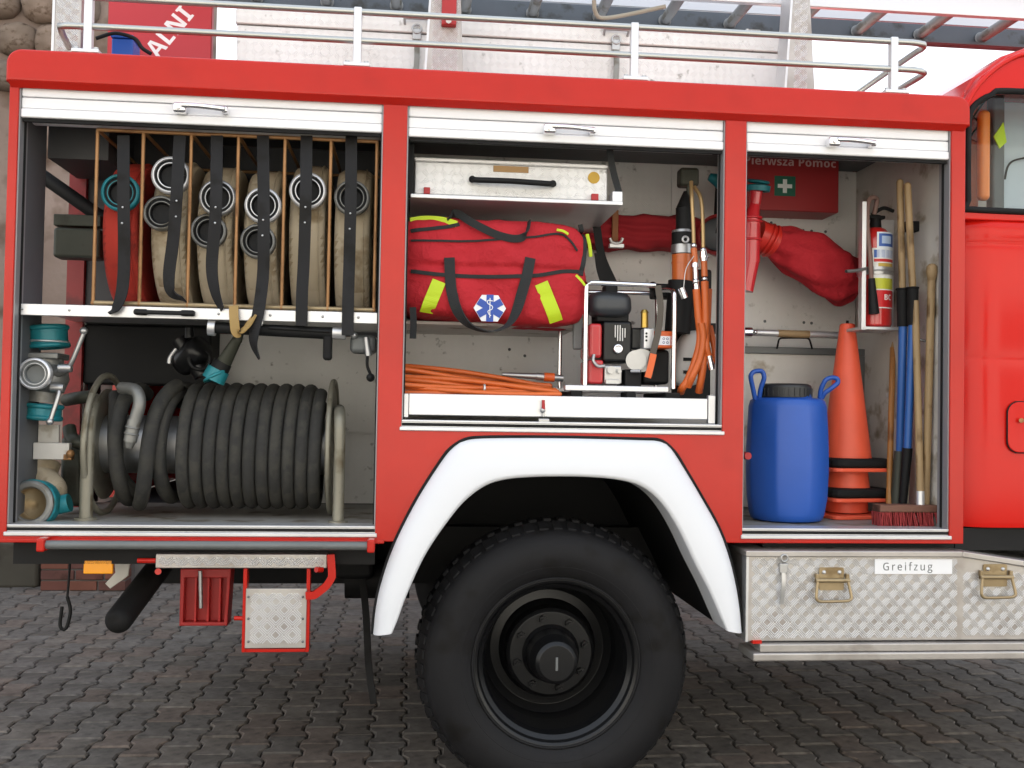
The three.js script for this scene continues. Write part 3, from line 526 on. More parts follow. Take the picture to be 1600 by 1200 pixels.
function coupling(t, c, R, mat, matIn, parent) {           // hose coupling seen from the front: ring, bore, two lugs
  const k = part(t, 'coupling', [torus(c, [0, 0, 1], R * 0.66, R * 0.045, 36, 8), lathe(crease([[R * 0.6, -0.05], [R * 0.78, -0.045], [R * 0.8, -0.022], [R, -0.02], [R, 0.004], [R * 0.9, 0.008], [R * 0.84, 0.008], [R * 0.82, 0.0]]), c, [0, 0, 1], 40)], mat, parent);
  part(t, 'coupling_seal', [lathe(crease([[R * 0.82, 0.0], [R * 0.74, 0.002], [R * 0.6, 0.002], [R * 0.56, -0.002], [R * 0.55, -0.015], [0, -0.016]]), c, [0, 0, 1], 36)], matIn, k);
  return k;
}
const hoses = [
  [-0.9485, M.canvasRed, 'rolled red fire hose with a teal coupling, at the left end of the rack', [[[-0.9361,1.9775,-0.1], 0.0606, M.teal]]],
  [-0.7944, M.canvas, 'rolled beige fire hose beside the red hose, bright coupling above a dark one', [[[-0.779,2.0399,-0.1], 0.0616, M.aluBright], [[-0.8109,1.9195,-0.12], 0.0574, M.cast]]],
  [-0.647, M.canvas, 'rolled beige fire hose with two grey couplings, third slot of the rack', [[[-0.6293,1.9725,-0.1], 0.0595, M.steel], [[-0.6591,1.8661,-0.12], 0.0574, M.cast]]],
  [-0.4984, M.canvas, 'rolled beige fire hose, bright coupling over a dark coupling, fourth slot of the rack', [[[-0.4837,1.9528,-0.1], 0.0595, M.aluBright], [[-0.5004,1.8378,-0.12], 0.0574, M.cast]]],
  [-0.3463, M.canvas, 'rolled beige fire hose with a single bright coupling, fifth slot of the rack', [[[-0.3405,2.0067,-0.1], 0.0606, M.aluBright]]],
  [-0.197, M.canvas, 'rolled beige fire hose with a single dark coupling, beside the red pillar', [[[-0.1965,1.9889,-0.1], 0.0584, M.cast]]]];
hoses.forEach(([x, mat, label, cps], i) => {
  const R = [0.262, 0.268, 0.262, 0.258, 0.272, 0.268][i], hw = [0.057, 0.057, 0.058, 0.055, 0.06, 0.06][i], zc = -0.14 - R, yc = SY + R + 0.004;
  const t = thing('fire_hose', label, 'fire hose', [x, SY, zc], 'rolled hoses in the rack');
  const pr = []; for (let k = 9; k >= 0; k--) { const r = 0.07 + (R - 0.03 - 0.07) * k / 9; pr.unshift([r, -hw + 0.004 + (k % 2 ? 0.004 : 0)]); }
  const prof = [[0.06, -hw + 0.01], ...pr, [R - 0.014, -hw + 0.002], [R - 0.004, -hw * 0.72], [R, -hw * 0.3], [R + 0.0005, 0], [R, hw * 0.35], [R - 0.004, hw * 0.74], [R - 0.014, hw - 0.002], ...pr.slice().reverse().map(([a, b]) => [a, -b]), [0.06, hw - 0.01]];
  part(t, 'hose_roll', lathe(prof, [x, yc, zc], [1, 0, 0], 64), mat);
  const g = lathe([[R - 0.004, -0.002], [R + 0.0032, -0.0015], [R + 0.0032, 0.0015], [R - 0.004, 0.002]], [x + hw * 0.62, yc, zc], [1, 0, 0], 64);
  part(t, 'hose_edge', g, mat);
  for (const [c, r, m] of cps) { coupling(t, c, r, m, M.black);
    part(t, 'hose_end', cyl([c[0], c[1], c[2] - 0.064], [x, c[1] + (c[1] > yc ? -0.03 : 0.02), -0.3], r * 0.72, r * 0.62, 20), mat); }
});
// ---------------------------------------------------------------- under the shelf
{
  const t = thing('hose_nozzle', 'black tubular hose nozzle with pistol grip hung under the shelf', 'nozzle', [-0.4356,1.5471,-0.1]);
  part(t, 'barrel', [cyl([-0.6238,1.5472,-0.08], [-0.2482,1.5377,-0.08], 0.018, 0.02, 20), cyl([-0.4509,1.5499,-0.06], [-0.2571,1.5422,-0.06], 0.006, 0.006, 10)], M.black);
  part(t, 'inlet_ring', [cyl([-0.644,1.5487,-0.08], [-0.6218,1.5472,-0.08], 0.027, 0.027, 24)], M.alu);
  part(t, 'tip_ring', [cyl([-0.2482,1.5398,-0.08], [-0.2068,1.5387,-0.08], 0.0215, 0.0215, 24)], M.alu);
  part(t, 'grip', box(-0.278, -0.2492, 1.4495, 1.531, -0.1, -0.06, 0.01, 3), M.rubber);
  part(t, 'pivot', torus([-0.4809,1.5653,-0.055], [0, 0, 1], 0.009, 0.004, 20, 8), M.alu);
  part(t, 'valve_lever', [box(-0.5444, -0.5162, 1.552, 1.5974, -0.075, -0.055, 0.004)], M.black);
  const b = thing('branch_pipe', 'olive branch pipe with a teal coupling leaning over the hose reel', 'branch pipe', [-0.6379,1.3935,-0.2]);
  part(b, 'pipe', [cyl([-0.5633,1.521,-0.16], [-0.618,1.4324,-0.2], 0.016, 0.026, 20), cyl([-0.5547,1.542,-0.155], [-0.5673,1.5124,-0.16], 0.012, 0.018, 16)], M.olive);
  part(b, 'collar', cyl([-0.6161,1.441,-0.2], [-0.6321,1.4107,-0.2], 0.03, 0.033, 24), M.black);
  part(b, 'coupling', [cyl([-0.6301,1.4172,-0.2], [-0.6481,1.3805,-0.2], 0.037, 0.039, 28), torus([-0.6401,1.3956,-0.2], [9, -17, 0], 0.038, 0.006, 32, 8)], M.teal);
  const v = thing('black_valve', 'cluster of black valve fittings in the dark under the shelf', 'valve', [-0.7412,1.3682,-0.3]);
  part(v, 'valve_body', [lathe([[0, -0.06], [0.04, -0.06], [0.05, -0.03], [0.05, 0.03], [0.04, 0.06], [0, 0.06]], [-0.7392,1.4648,-0.3], [0.6, 0.5, 0.4], 24), cyl([-0.7833,1.5209,-0.3], [-0.6992,1.402,-0.3], 0.03, 0.034, 18), cyl([-0.743,1.5242,-0.27], [-0.7438,1.5591,-0.27], 0.016, 0.014, 14)], M.blackGloss);
  part(v, 'valve_lever', tube([[-0.7755,1.4835,-0.22], [-0.7936,1.4553,-0.22], [-0.7972,1.4338,-0.22]], 0.007, 14, 8), M.steel);
  part(v, 'valve_ring', torus([-0.7053,1.4505,-0.26], [0.3, 0.2, 1], 0.034, 0.007, 28, 8), M.black);
  const w = thing('hand_lamp', 'grey clamp with a hanging ball lever beside the red pillar', 'clamp', [-0.1456,1.5027,-0.12]);
  part(w, 'clamp_body', [box(-0.1938, -0.1078, 1.477, 1.5364, -0.18, -0.1, 0.016, 3)], M.grey);
  part(w, 'clamp_screw', [cyl([-0.1405,1.528,-0.085], [-0.1309,1.4673,-0.085], 0.009, 0.012, 12), ball([-0.1803,1.5337,-0.09], 0.012, 14)], M.steel);
  part(w, 'ball_lever', [tube([[-0.1351,1.4672,-0.085], [-0.1344,1.4336,-0.085], [-0.1235,1.4066,-0.085]], 0.005, 12, 8), ball([-0.1233,1.3961,-0.085], 0.014, 16)], M.black);
}
{ // three-way manifold
  const t = thing('hose_manifold', 'grey cast three-way manifold with teal caps and two lever handles', 'manifold', [-1.2043,1.2414,-0.2]);
  const c = [-1.2044,1.3948,-0.2];
  part(t, 'manifold_body', [cyl([-1.1855,1.4414,-0.2], [-1.1937,1.2983,-0.2], 0.055, 0.05, 28), lathe([[0, -0.05], [0.06, -0.045], [0.072, 0], [0.06, 0.045], [0, 0.05]], [-1.1838,1.3783,-0.2], [0.1, 1, 0], 28), cyl([-1.1922,1.3887,-0.2], [-1.1856,1.3896,-0.1], 0.05, 0.046, 28), cyl([-1.1698,1.3819,-0.17], [-1.1038,1.4075,-0.15], 0.02, 0.016, 14), cyl([-1.1769,1.3484,-0.17], [-1.1149,1.3448,-0.14], 0.02, 0.016, 14), box(-1.25, -1.1289, 1.4372, 1.4582, -0.26, -0.14, 0.006)], M.cast);
  const cap = (a, b, r, nm) => { const k = part(t, nm, [cyl(a, b, r * 0.98, r, 36), torus(a, [b[0] - a[0], b[1] - a[1], b[2] - a[2]], r * 0.97, 0.008, 40, 10), torus(b, [b[0] - a[0], b[1] - a[1], b[2] - a[2]], r * 0.95, 0.009, 40, 10)], M.teal); return k; };
  const k1 = cap([-1.1785,1.4816,-0.2], [-1.1842,1.5405,-0.2], 0.062, 'outlet_cap');
  part(t, 'cap_top', [cyl([-1.1842,1.5426,-0.2], [-1.1845,1.5532,-0.2], 0.045, 0.04, 28)], M.cast, k1);
  part(t, 'cap_seal', torus([-1.1799,1.4963,-0.2], [0, 1, 0], 0.063, 0.0035, 40, 8), M.alu, k1);
  cap([-1.1934,1.2857,-0.2], [-1.1964,1.2478,-0.2], 0.062, 'inlet_cap');
  coupling(t, [-1.1769,1.3869,-0.075], 0.0506, M.aluBright, M.grey);
  part(t, 'lever', [tube([[-1.1006,1.4072,-0.14], [-1.0789,1.4275,-0.12], [-1.0406,1.5206,-0.11]], 0.0075, 20, 10), ball([-1.0408,1.5288,-0.11], 0.013, 16), cyl([-1.1213,1.4085,-0.13], [-1.0816,1.4093,-0.13], 0.014, 0.014, 14)], M.steel);
  part(t, 'lever', [tube([[-1.1176,1.3446,-0.13], [-1.1194,1.3114,-0.12], [-1.1359,1.2414,-0.11]], 0.0075, 20, 10), ball([-1.1377,1.2353,-0.11], 0.012, 16), cyl([-1.1434,1.3461,-0.13], [-1.1037,1.3448,-0.13], 0.014, 0.014, 14)], M.steel);
}
{ // bracket and spare coupling in the lower left corner
  P('equipment_bracket', [box(XL + 0.031, -1.1048, 1.1099, 1.1644, -0.23, -0.2, 0.003), box(-1.2172, -1.1518, 1.1586, 1.2223, -0.25, -0.24)], M.sheet);
  const t = thing('suction_coupling', 'large teal ringed coupling lying in the lower left corner', 'coupling', [-1.1906,0.9194,-0.14]);
  const c = [-1.1855,0.9735,-0.11], ax = [-0.1, 0.08, 1];
  part(t, 'collar', [lathe(crease([[0.05, -0.05], [0.075, -0.045], [0.078, 0.0], [0.07, 0.012]]), c, ax, 44), cyl([c[0] + 0.06, c[1] - 0.01, c[2] - 0.05], [c[0] + 0.1, c[1] + 0.0, c[2] - 0.05], 0.03, 0.03, 16)], M.teal);
  part(t, 'face_ring', [lathe(crease([[0.074, 0.004], [0.074, 0.016], [0.066, 0.022], [0.054, 0.02], [0.05, 0.01], [0.05, -0.04]]), c, ax, 44)], M.cast);
  part(t, 'bore', [lathe([[0.05, 0.008], [0.046, -0.03], [0, -0.035]], c, ax, 36)], M.brassTube);
  const s = thing('suction_hose', 'beige canvas hose end rising behind the large teal coupling', 'hose', [-1.2046,0.9965,-0.25]);
  part(s, 'hose', tube([[c[0] + 0.0, c[1], c[2] - 0.05], [c[0] + 0.02, c[1] + 0.03, c[2] - 0.12], [-1.2209,1.046,-0.3], [-1.2166,1.0946,-0.32]], 0.048, 24, 20), M.canvas);
}
// ---------------------------------------------------------------- hose reel
{
  const t = thing('hose_reel', 'hose reel wound with thick black rubber hose on a tube frame', 'hose reel', [-0.647, FY, -0.34]);
  const zc = -0.36, yc = 1.1578, xL = -1.0318, xR = -0.261, R = 0.2;
  part(t, 'flange', [torus([xL, yc, zc], [1, 0.0, 0.02], R + 0.035, 0.011, 64, 10), lathe([[0.03, -0.003], [0.19, -0.003], [0.19, 0.003], [0.03, 0.003]], [xL, yc, zc], [1, 0, 0], 48)], M.oliveTube);
  part(t, 'flange', [torus([xR, yc, zc], [1, 0, 0], R + 0.03, 0.0095, 64, 10), lathe([[0.03, -0.003], [0.21, -0.003], [0.21, 0.003], [0.03, 0.003]], [xR, yc, zc], [1, 0, 0], 48)], M.oliveTube);
  part(t, 'drum', cyl([xL, yc, zc], [xR, yc, zc], 0.1, 0.1, 32), M.steel);
  const x0 = -0.7692, x1 = -0.2808, n = 11, pitch = (x1 - x0) / n, hr = pitch * 0.49;
  for (let layer = 0; layer < 2; layer++) {
    const pts = []; const rad = layer ? R - 0.002 : R - 0.045, N = 11;
    for (let k = 0; k <= N * 24; k++) { const a = k / 24 * Math.PI * 2 + 1.2, w = 0.003 * noi.noise(k * 0.11, layer * 7, 1); pts.push([x0 + pitch * (0.5 + k / 24 - 0.5 + 0.2 * Math.sin(a) * 0) * (N - 0.4) / N + w, yc + (rad + w * 1.2) * Math.sin(a), zc + (rad + w) * Math.cos(a)]); }
    part(t, 'wound_hose', tube(pts, hr, N * 64, 14), M.hoseBlack);
  }
  // loose turns on the left
  const turn = (xa, xb, rad, a0, a1, ph = 0) => { const p = []; for (let k = 0; k <= 24; k++) { const u = k / 24, a = a0 + (a1 - a0) * u; p.push([xa + (xb - xa) * u + 0.01 * Math.sin(u * 6 + ph), yc + rad * Math.sin(a), zc + rad * Math.cos(a)]); } return p; };
  part(t, 'loose_hose', [tube(turn(-0.899, -0.7827, R + 0.012, -1.25, 1.3), 0.0245, 60, 14), tube(turn(-0.9583, -0.9256, R - 0.01, -1.7, 2.0, 1), 0.0245, 60, 14), tube(turn(-0.8146, -0.7899, R - 0.02, -1.7, 2.0, 2), 0.0245, 60, 14), tube(turn(-0.9991, -0.9071, R - 0.03, 1.3, -1.4, 0.5), 0.023, 60, 14)], M.hoseBlack);
  const hp = part(t, 'hose_tail', [tube([[-0.9429,1.3493,-0.2], [-0.8848,1.341,-0.15], [-0.8665,1.2994,-0.13], [-0.881,1.2369,-0.13]], 0.02, 24, 12), cyl([-0.8813,1.2452,-0.13], [-0.8935,1.1745,-0.13], 0.021, 0.021, 18), torus([-0.8867,1.2202,-0.13], [-7, -34, 0], 0.021, 0.0035, 24, 8), torus([-0.8891,1.1995,-0.13], [-7, -34, 0], 0.021, 0.0035, 24, 8), cyl([-0.8935,1.1745,-0.13], [-0.897,1.1538,-0.13], 0.018, 0.012, 16)], M.cast);
  // frame legs
  part(t, 'frame_leg', [tube([[-1.0335,0.9057,-0.16], [-1.0338,1.0677,-0.16], [-1.0361,1.2338,-0.18], [-1.0433,1.2969,-0.24], [-1.0646,1.308,-0.34], [-1.1104,1.2741,-0.5], [-1.1267,0.9957,-0.55]], 0.021, 40, 14), cyl([-1.0355, FY, -0.16], [-1.0355, FY + 0.008, -0.16], 0.034, 0.034, 18)], M.oliveTube);
  part(t, 'frame_leg', [tube([[-0.2212, FY + 0.004, -0.12], [-0.2206,1.0787,-0.12], [-0.2216,1.2262,-0.12], [-0.2245,1.2724,-0.15], [-0.2293,1.2827,-0.22], [-0.2429,1.2659,-0.4], [-0.2506,1.0511,-0.55]], 0.019, 40, 14), cyl([-0.2212, FY, -0.12], [-0.2212, FY + 0.007, -0.12], 0.032, 0.032, 18)], M.oliveTube);
  part(t, 'feed_pipe', [tube([[-1.1809,1.3064,-0.4], [-1.1282,1.3134,-0.34], [-1.065,1.3233,-0.34]], 0.022, 20, 12), tube([[-1.1382,1.2133,-0.3], [-1.1226,1.1795,-0.28], [-1.0912,1.1633,-0.26], [-1.0575,1.1668,-0.3]], 0.022, 24, 12), box(-1.1856, -1.1106, 0.9402, 1.1843, -0.5, -0.36, 0.02)], M.olive);
  part(t, 'drain_cock', [box(-1.1261, -1.0958, 1.1084, 1.1315, -0.23, -0.2, 0.004), ball([-1.1002,1.1295,-0.2], 0.014, 12)], M.brass);
}
// ================================================================ middle compartment
{ // aluminium case on a swing-down tray
  P('case_tray', [box(-0.0053, 0.7092, 1.9939, 2.0079, BW, -0.085, 0.003), box(0.6734, 0.7086, 2.003, 2.0422, -0.16, -0.088, 0.003)], M.alu);
  const y0 = 2.0111, x0 = 0.0083, x1 = 0.6596, y1 = 2.1214;
  const t = thing('aluminium_case', 'flat silver treadplate case with a black handle on the upper tray', 'case', [(x0 + x1) / 2, y0, -0.3]);
  const c = part(t, 'case_body', box(x0, x1, y0 + 0.0006, y1, -0.6, -0.11, 0.006), M.treadCase);
  part(t, 'case_lid', box(x0 - 0.003, x1 + 0.003, y1 + 0.0006, y1 + 0.014, -0.603, -0.107, 0.005), M.treadCase);
  part(t, 'handle', [tube([[0.1998,2.0662,-0.1], [0.2135,2.0601,-0.08], [0.3301,2.0583,-0.07], [0.4517,2.0567,-0.08], [0.4718,2.0618,-0.1]], 0.0095, 40, 10, false, 0.3), ball([0.1996,2.0655,-0.097], 0.012, 12), ball([0.4714,2.0612,-0.097], 0.012, 12)], M.black);
  part(t, 'paper_tag', sheetXY(0.2702, 0.389, 2.0964, 2.1169, -0.1065, 0.003), std([0.34, 0.2, 0.08], 0.7));
  part(t, 'round_sticker', cyl([0.6124,2.0896, -0.111], [0.6124,2.0896, -0.108], 0.0202, 0.0202, 28), std([0.5, 0.3, 0.03], 0.6));
  for (const [a, b, y] of [[0.0387, 0.0599, 2.0217], [0.6034, 0.6275, 2.0218]]) part(t, 'red_clip', box(a, b, y - 0.011, y + 0.011, -0.109, -0.095, 0.002), M.redMatt);
  P('tray_strap', ribbon([[0.6623,2.198,-0.1], [0.6744,2.1243,-0.1], [0.6976,2.0423,-0.1]], 0.022, 0.004, [1, 0, 0], 16), M.webbing);
  P('case_stay', box(-0.0157, 0.0053, 1.9984, 2.1731, -0.12, -0.09, 0.003), M.black);
}
P('bag_shelf', box(L1 + 0.052, 0.6017, 1.6093 - 0.016, 1.6093 - 0.004, BW, -0.3, 0.003), M.sheet);
{ // first-aid bag
  const z0 = -0.13, cx = 0.2805, cy = 1.7724, hx = 0.3216, hy = 0.1736, hz = 0.17;
  const c = [cx, cy, z0 - hz + 0.008];
  const t = thing('medical_bag', 'red medical holdall with yellow reflective strips and a blue star badge', 'bag', [cx, cy - hy, c[2]]);
  const sag = (X, Y, Z) => [X, Y + (Y < 0 ? -0.016 * X / hx : -0.004 * X / hx) * Math.min(1, Math.abs(Y) / 0.05), Z];
  const fold = (X, Y, Z) => { const w = Math.abs(Y - 0.005) < 0.016 ? -0.01 * (1 - Math.abs(Y - 0.005) / 0.016) : 0; const s = sag(X, Y, Z); const bl = 0.006 * Math.sin(X * 22 + Y * 9) * (Z > 0 ? 1 : 0); return [s[0], s[1], s[2] + (Z > 0 ? w + bl : 0)]; };
  const b = part(t, 'bag_body', blob(c, [hx, hy, hz], 7, 0.01, 9, 160, 110, fold), M.bag);
  // find the cloth surface so that trim lies on it
  const rc = new THREE.Raycaster(); b.updateMatrixWorld(true); t.updateMatrixWorld(true);
  const on = (x, y, d = 0.003) => { rc.set(V(x, y, 1), V(0, 0, -1)); const h = rc.intersectObject(b, false)[0]; return V(x, y, (h ? h.point.z : z0 - 0.05) + d); };
  const lay = (pts, w, th, mat, name, dir = null) => { const q = curve(pts.map(p => [p[0], p[1], 0])).getSpacedPoints(40).map(p => on(p.x, p.y, 0.004)); return part(t, name, ribbon(q, w, th, dir || [0, 1, 0], 80), mat); };
  lay([[0.0015,1.7553], [0.1042,1.7455], [0.2657,1.7438], [0.4067,1.7502], [0.5158,1.7709], [0.5707,1.7726]], 0.013, 0.004, M.webbing, 'zip');
  lay([[-0.0005,1.8583], [0.1235,1.8603], [0.2743,1.8675], [0.4045,1.8828], [0.4962,1.8968], [0.5361,1.8763], [0.563,1.8422]], 0.007, 0.003, M.webbing, 'zip');
  lay([[-0.0011,1.8905], [0.1013,1.9049], [0.1611,1.9199]], 0.012, 0.004, M.webbing, 'zip');
  lay([[0.5791,1.9412], [0.5887,1.8912], [0.5897,1.8256], [0.5775,1.7597]], 0.016, 0.004, M.webbing, 'side_strap', [1, 0, 0]);
  // carrying handles
  part(t, 'handle', ribbon([on(0.1289,1.8044, 0.005), on(0.1322,1.742, 0.007), on(0.1397,1.6819, 0.01), V(0.1608,1.6194,-0.1), V(0.2015,1.5749,-0.09), V(0.2653,1.5569,-0.085), V(0.3231,1.5779,-0.09), V(0.3534,1.6245,-0.1), on(0.3729,1.6885, 0.01), on(0.3893,1.7497, 0.007), on(0.4014,1.8109, 0.005)], 0.036, 0.004, u => { const k = Math.sin(Math.PI * Math.min(1, Math.max(0, (u - 0.2) / 0.6))); return [1 - 0.55 * k, 0, 0.9 * k + 0.05]; }, 90), M.webbing);
  part(t, 'handle', [ribbon([on(0.1223,1.9293, 0.002), V(0.1484,1.96,-0.15), V(0.203,1.9221,-0.11), V(0.2827,1.8852,-0.105), V(0.3498,1.8724,-0.105), V(0.3847,1.8896,-0.11), V(0.3961,1.9387,-0.14)], 0.026, 0.004, u => [0.4, 0.9, 0.2], 60)], M.webbing);
  part(t, 'pull_strap', ribbon([[0.0102,1.6344,-0.12], [0.0133,1.5811,-0.12], [0.0122,1.5298,-0.12]], 0.022, 0.004, [1, 0, 0], 10), M.webbing);
  // reflective strips
  const strip = (a, b) => part(t, 'reflective_strip', ribbon(Array.from({ length: 7 }, (_, k) => on(a[0] + (b[0] - a[0]) * k / 6, a[1] + (b[1] - a[1]) * k / 6, 0.003)), 0.046, 0.003, [1, 0.12, 0], 24), M.hiviz);
  strip([0.0961,1.7237], [0.0553,1.6195]); strip([0.4398,1.7273], [0.4965,1.6007]);
  part(t, 'reflective_strip', ribbon([on(-0.0039,1.927, 0.003), on(0.0408,1.9351, 0.003), on(0.1007,1.9329, 0.003), on(0.1525,1.9196, 0.003)], 0.022, 0.003, [0, 1, 0], 24), M.hiviz);
  part(t, 'reflective_strip', ribbon([on(0.6039,1.9092, 0.003), on(0.6133,1.8701, 0.003), on(0.6183,1.8309, 0.003)], 0.012, 0.003, [1, 0, 0], 16), M.hiviz);
  part(t, 'zip_pull', [ribbon([V(0.4894,1.9092,-0.115), V(0.5106,1.9047,-0.11), V(0.5286,1.8948,-0.112)], 0.008, 0.003, [0, 1, 0], 8), ribbon([V(0.5566,1.7565,-0.11), V(0.5741,1.7394,-0.108), V(0.5878,1.7227,-0.11)], 0.008, 0.003, [0, 1, 0], 8)], M.hiviz);
  // star of life badge
  const p0 = on(0.2675,1.638, 0.006), R = 0.0547;
  for (let k = 0; k < 6; k++) p0.z = Math.max(p0.z, on(p0.x + R * Math.cos(k * Math.PI / 3), p0.y + R * 0.93 * Math.sin(k * Math.PI / 3), 0.004).z);
  const hex = Array.from({ length: 6 }, (_, k) => [p0.x + R * Math.cos(k * Math.PI / 3), p0.y + R * 0.93 * Math.sin(k * Math.PI / 3)]);
  const zb = p0.z + 0.002;
  const badge = part(t, 'badge', ext(hex, zb - 0.004, zb), std([0.78, 0.78, 0.8], 0.5));
  const arms = [0, 1, 2].map((k) => { const g = box(-0.012, 0.012, -R * 0.83, R * 0.83, 0.0003 + k * 0.0002, 0.001 + k * 0.0003); return g.rotateZ(k * Math.PI / 3).translate(p0.x, p0.y, zb); });
  part(t, 'star', arms, std([0.02, 0.07, 0.36], 0.5), badge);
  part(t, 'staff', [box(p0.x - 0.0013, p0.x + 0.0013, p0.y - 0.032, p0.y + 0.034, zb + 0.001, zb + 0.0026), tube([[p0.x + 0.009, p0.y + 0.024, zb + 0.002], [p0.x - 0.006, p0.y + 0.026, zb + 0.002], [p0.x - 0.008, p0.y + 0.016, zb + 0.002], [p0.x + 0.008, p0.y + 0.006, zb + 0.002], [p0.x + 0.006, p0.y - 0.004, zb + 0.002], [p0.x - 0.006, p0.y - 0.01, zb + 0.002], [p0.x - 0.003, p0.y - 0.02, zb + 0.002], [p0.x + 0.004, p0.y - 0.026, zb + 0.002]], 0.0018, 50, 6)], std([0.8, 0.8, 0.82], 0.5), badge);
}
// drawer
const DY = 1.3528;
{
  const d = P('drawer', [box(M0 + 0.022, M1 - 0.04, 1.2766, 1.3461, -0.06, -0.036, 0.003), box(M0 + 0.02, R0 - 0.075, 1.3019, 1.3145, BW + 0.03, -0.061)], M.aluBright);
  P('drawer_end', box(M0 + 0.006, M0 + 0.021, 1.2685, 1.3453, -0.058, -0.034, 0.002), M.alu, d);
  P('drawer_end', box(M1 - 0.038, M1 - 0.014, 1.2632, 1.3573, -0.058, -0.034, 0.002), M.alu, d);
  P('drawer_latch', [box(0.4246, 0.4604, 1.2548, 1.2715, -0.03, -0.01, 0.003), cyl([0.4418,1.2777,-0.024], [0.4409,1.3301,-0.024], 0.004, 0.0035, 8), ball([0.4391,1.2986,-0.022], 0.009, 12)], M.steel, d);
  P('latch_grip', cyl([0.4409,1.3007,-0.02], [0.4404,1.3321,-0.02], 0.006, 0.005, 10), M.redMatt, d);
}
const TY = 1.3145 + 0.001;                      // tray floor
{ // orange hydraulic hoses in flat loops, running from the left end to the pump
  const t = thing('hydraulic_hose_bundle', 'bundle of orange hydraulic hoses lying along the drawer', 'hose bundle', [0.2234, TY, -0.25]);
  const lines = [[575, 600, -0.3], [582, 604, -0.22], [590, 603, -0.28], [591, 608, -0.16], [598, 606, -0.2], [601, 611, -0.12], [606, 609, -0.15], [609, 613, -0.1], [613, 612, -0.13], [584, 602, -0.34], [596, 607, -0.26], [604, 610, -0.19]];
  const f = fbm(9, 3, 4);
  lines.forEach(([ya, yb, z], i) => {
    const xa = -0.03 + 0.002 * i, xb = 0.49 + 0.004 * (i % 4), k = (638 - ya) / 440, k2 = (638 - yb) / 440, s = (3.3 - z) / 3.3;
    const Y = (u) => 1.298 + ((k + (k2 - k) * u) * s * 0.95), p = [];
    for (let j = 0; j <= 8; j++) { const u = j / 8; p.push([xa + (xb - xa) * u, Y(u) + 0.006 * Math.sin(i * 2.1 + u * 4), z + 0.03 * Math.sin(i * 1.7 + u * 3)]); }
    part(t, 'hose', [tube(p, 0.0085, 40, 10), ...caps(p, 0.0085)], M.orangeHose);
  });
  part(t, 'hose_tie', torus([0.2527,1.3678,-0.1], [1, 0, 0], 0.012, 0.004, 16, 6), M.alu);
  part(t, 'hose_coupler', [cyl([0.3302,1.4228,-0.3], [0.451,1.4184,-0.3], 0.007, 0.012, 12), cyl([0.451,1.4184,-0.3], [0.4968,1.4148,-0.3], 0.014, 0.014, 14), cyl([0.5152,1.4152,-0.3], [0.5473,1.4135,-0.3], 0.012, 0.012, 14)], M.steel);
  part(t, 'coupler_cap', cyl([0.4778,1.4166,-0.295], [0.5144,1.415,-0.295], 0.016, 0.016, 14), M.orange);
}
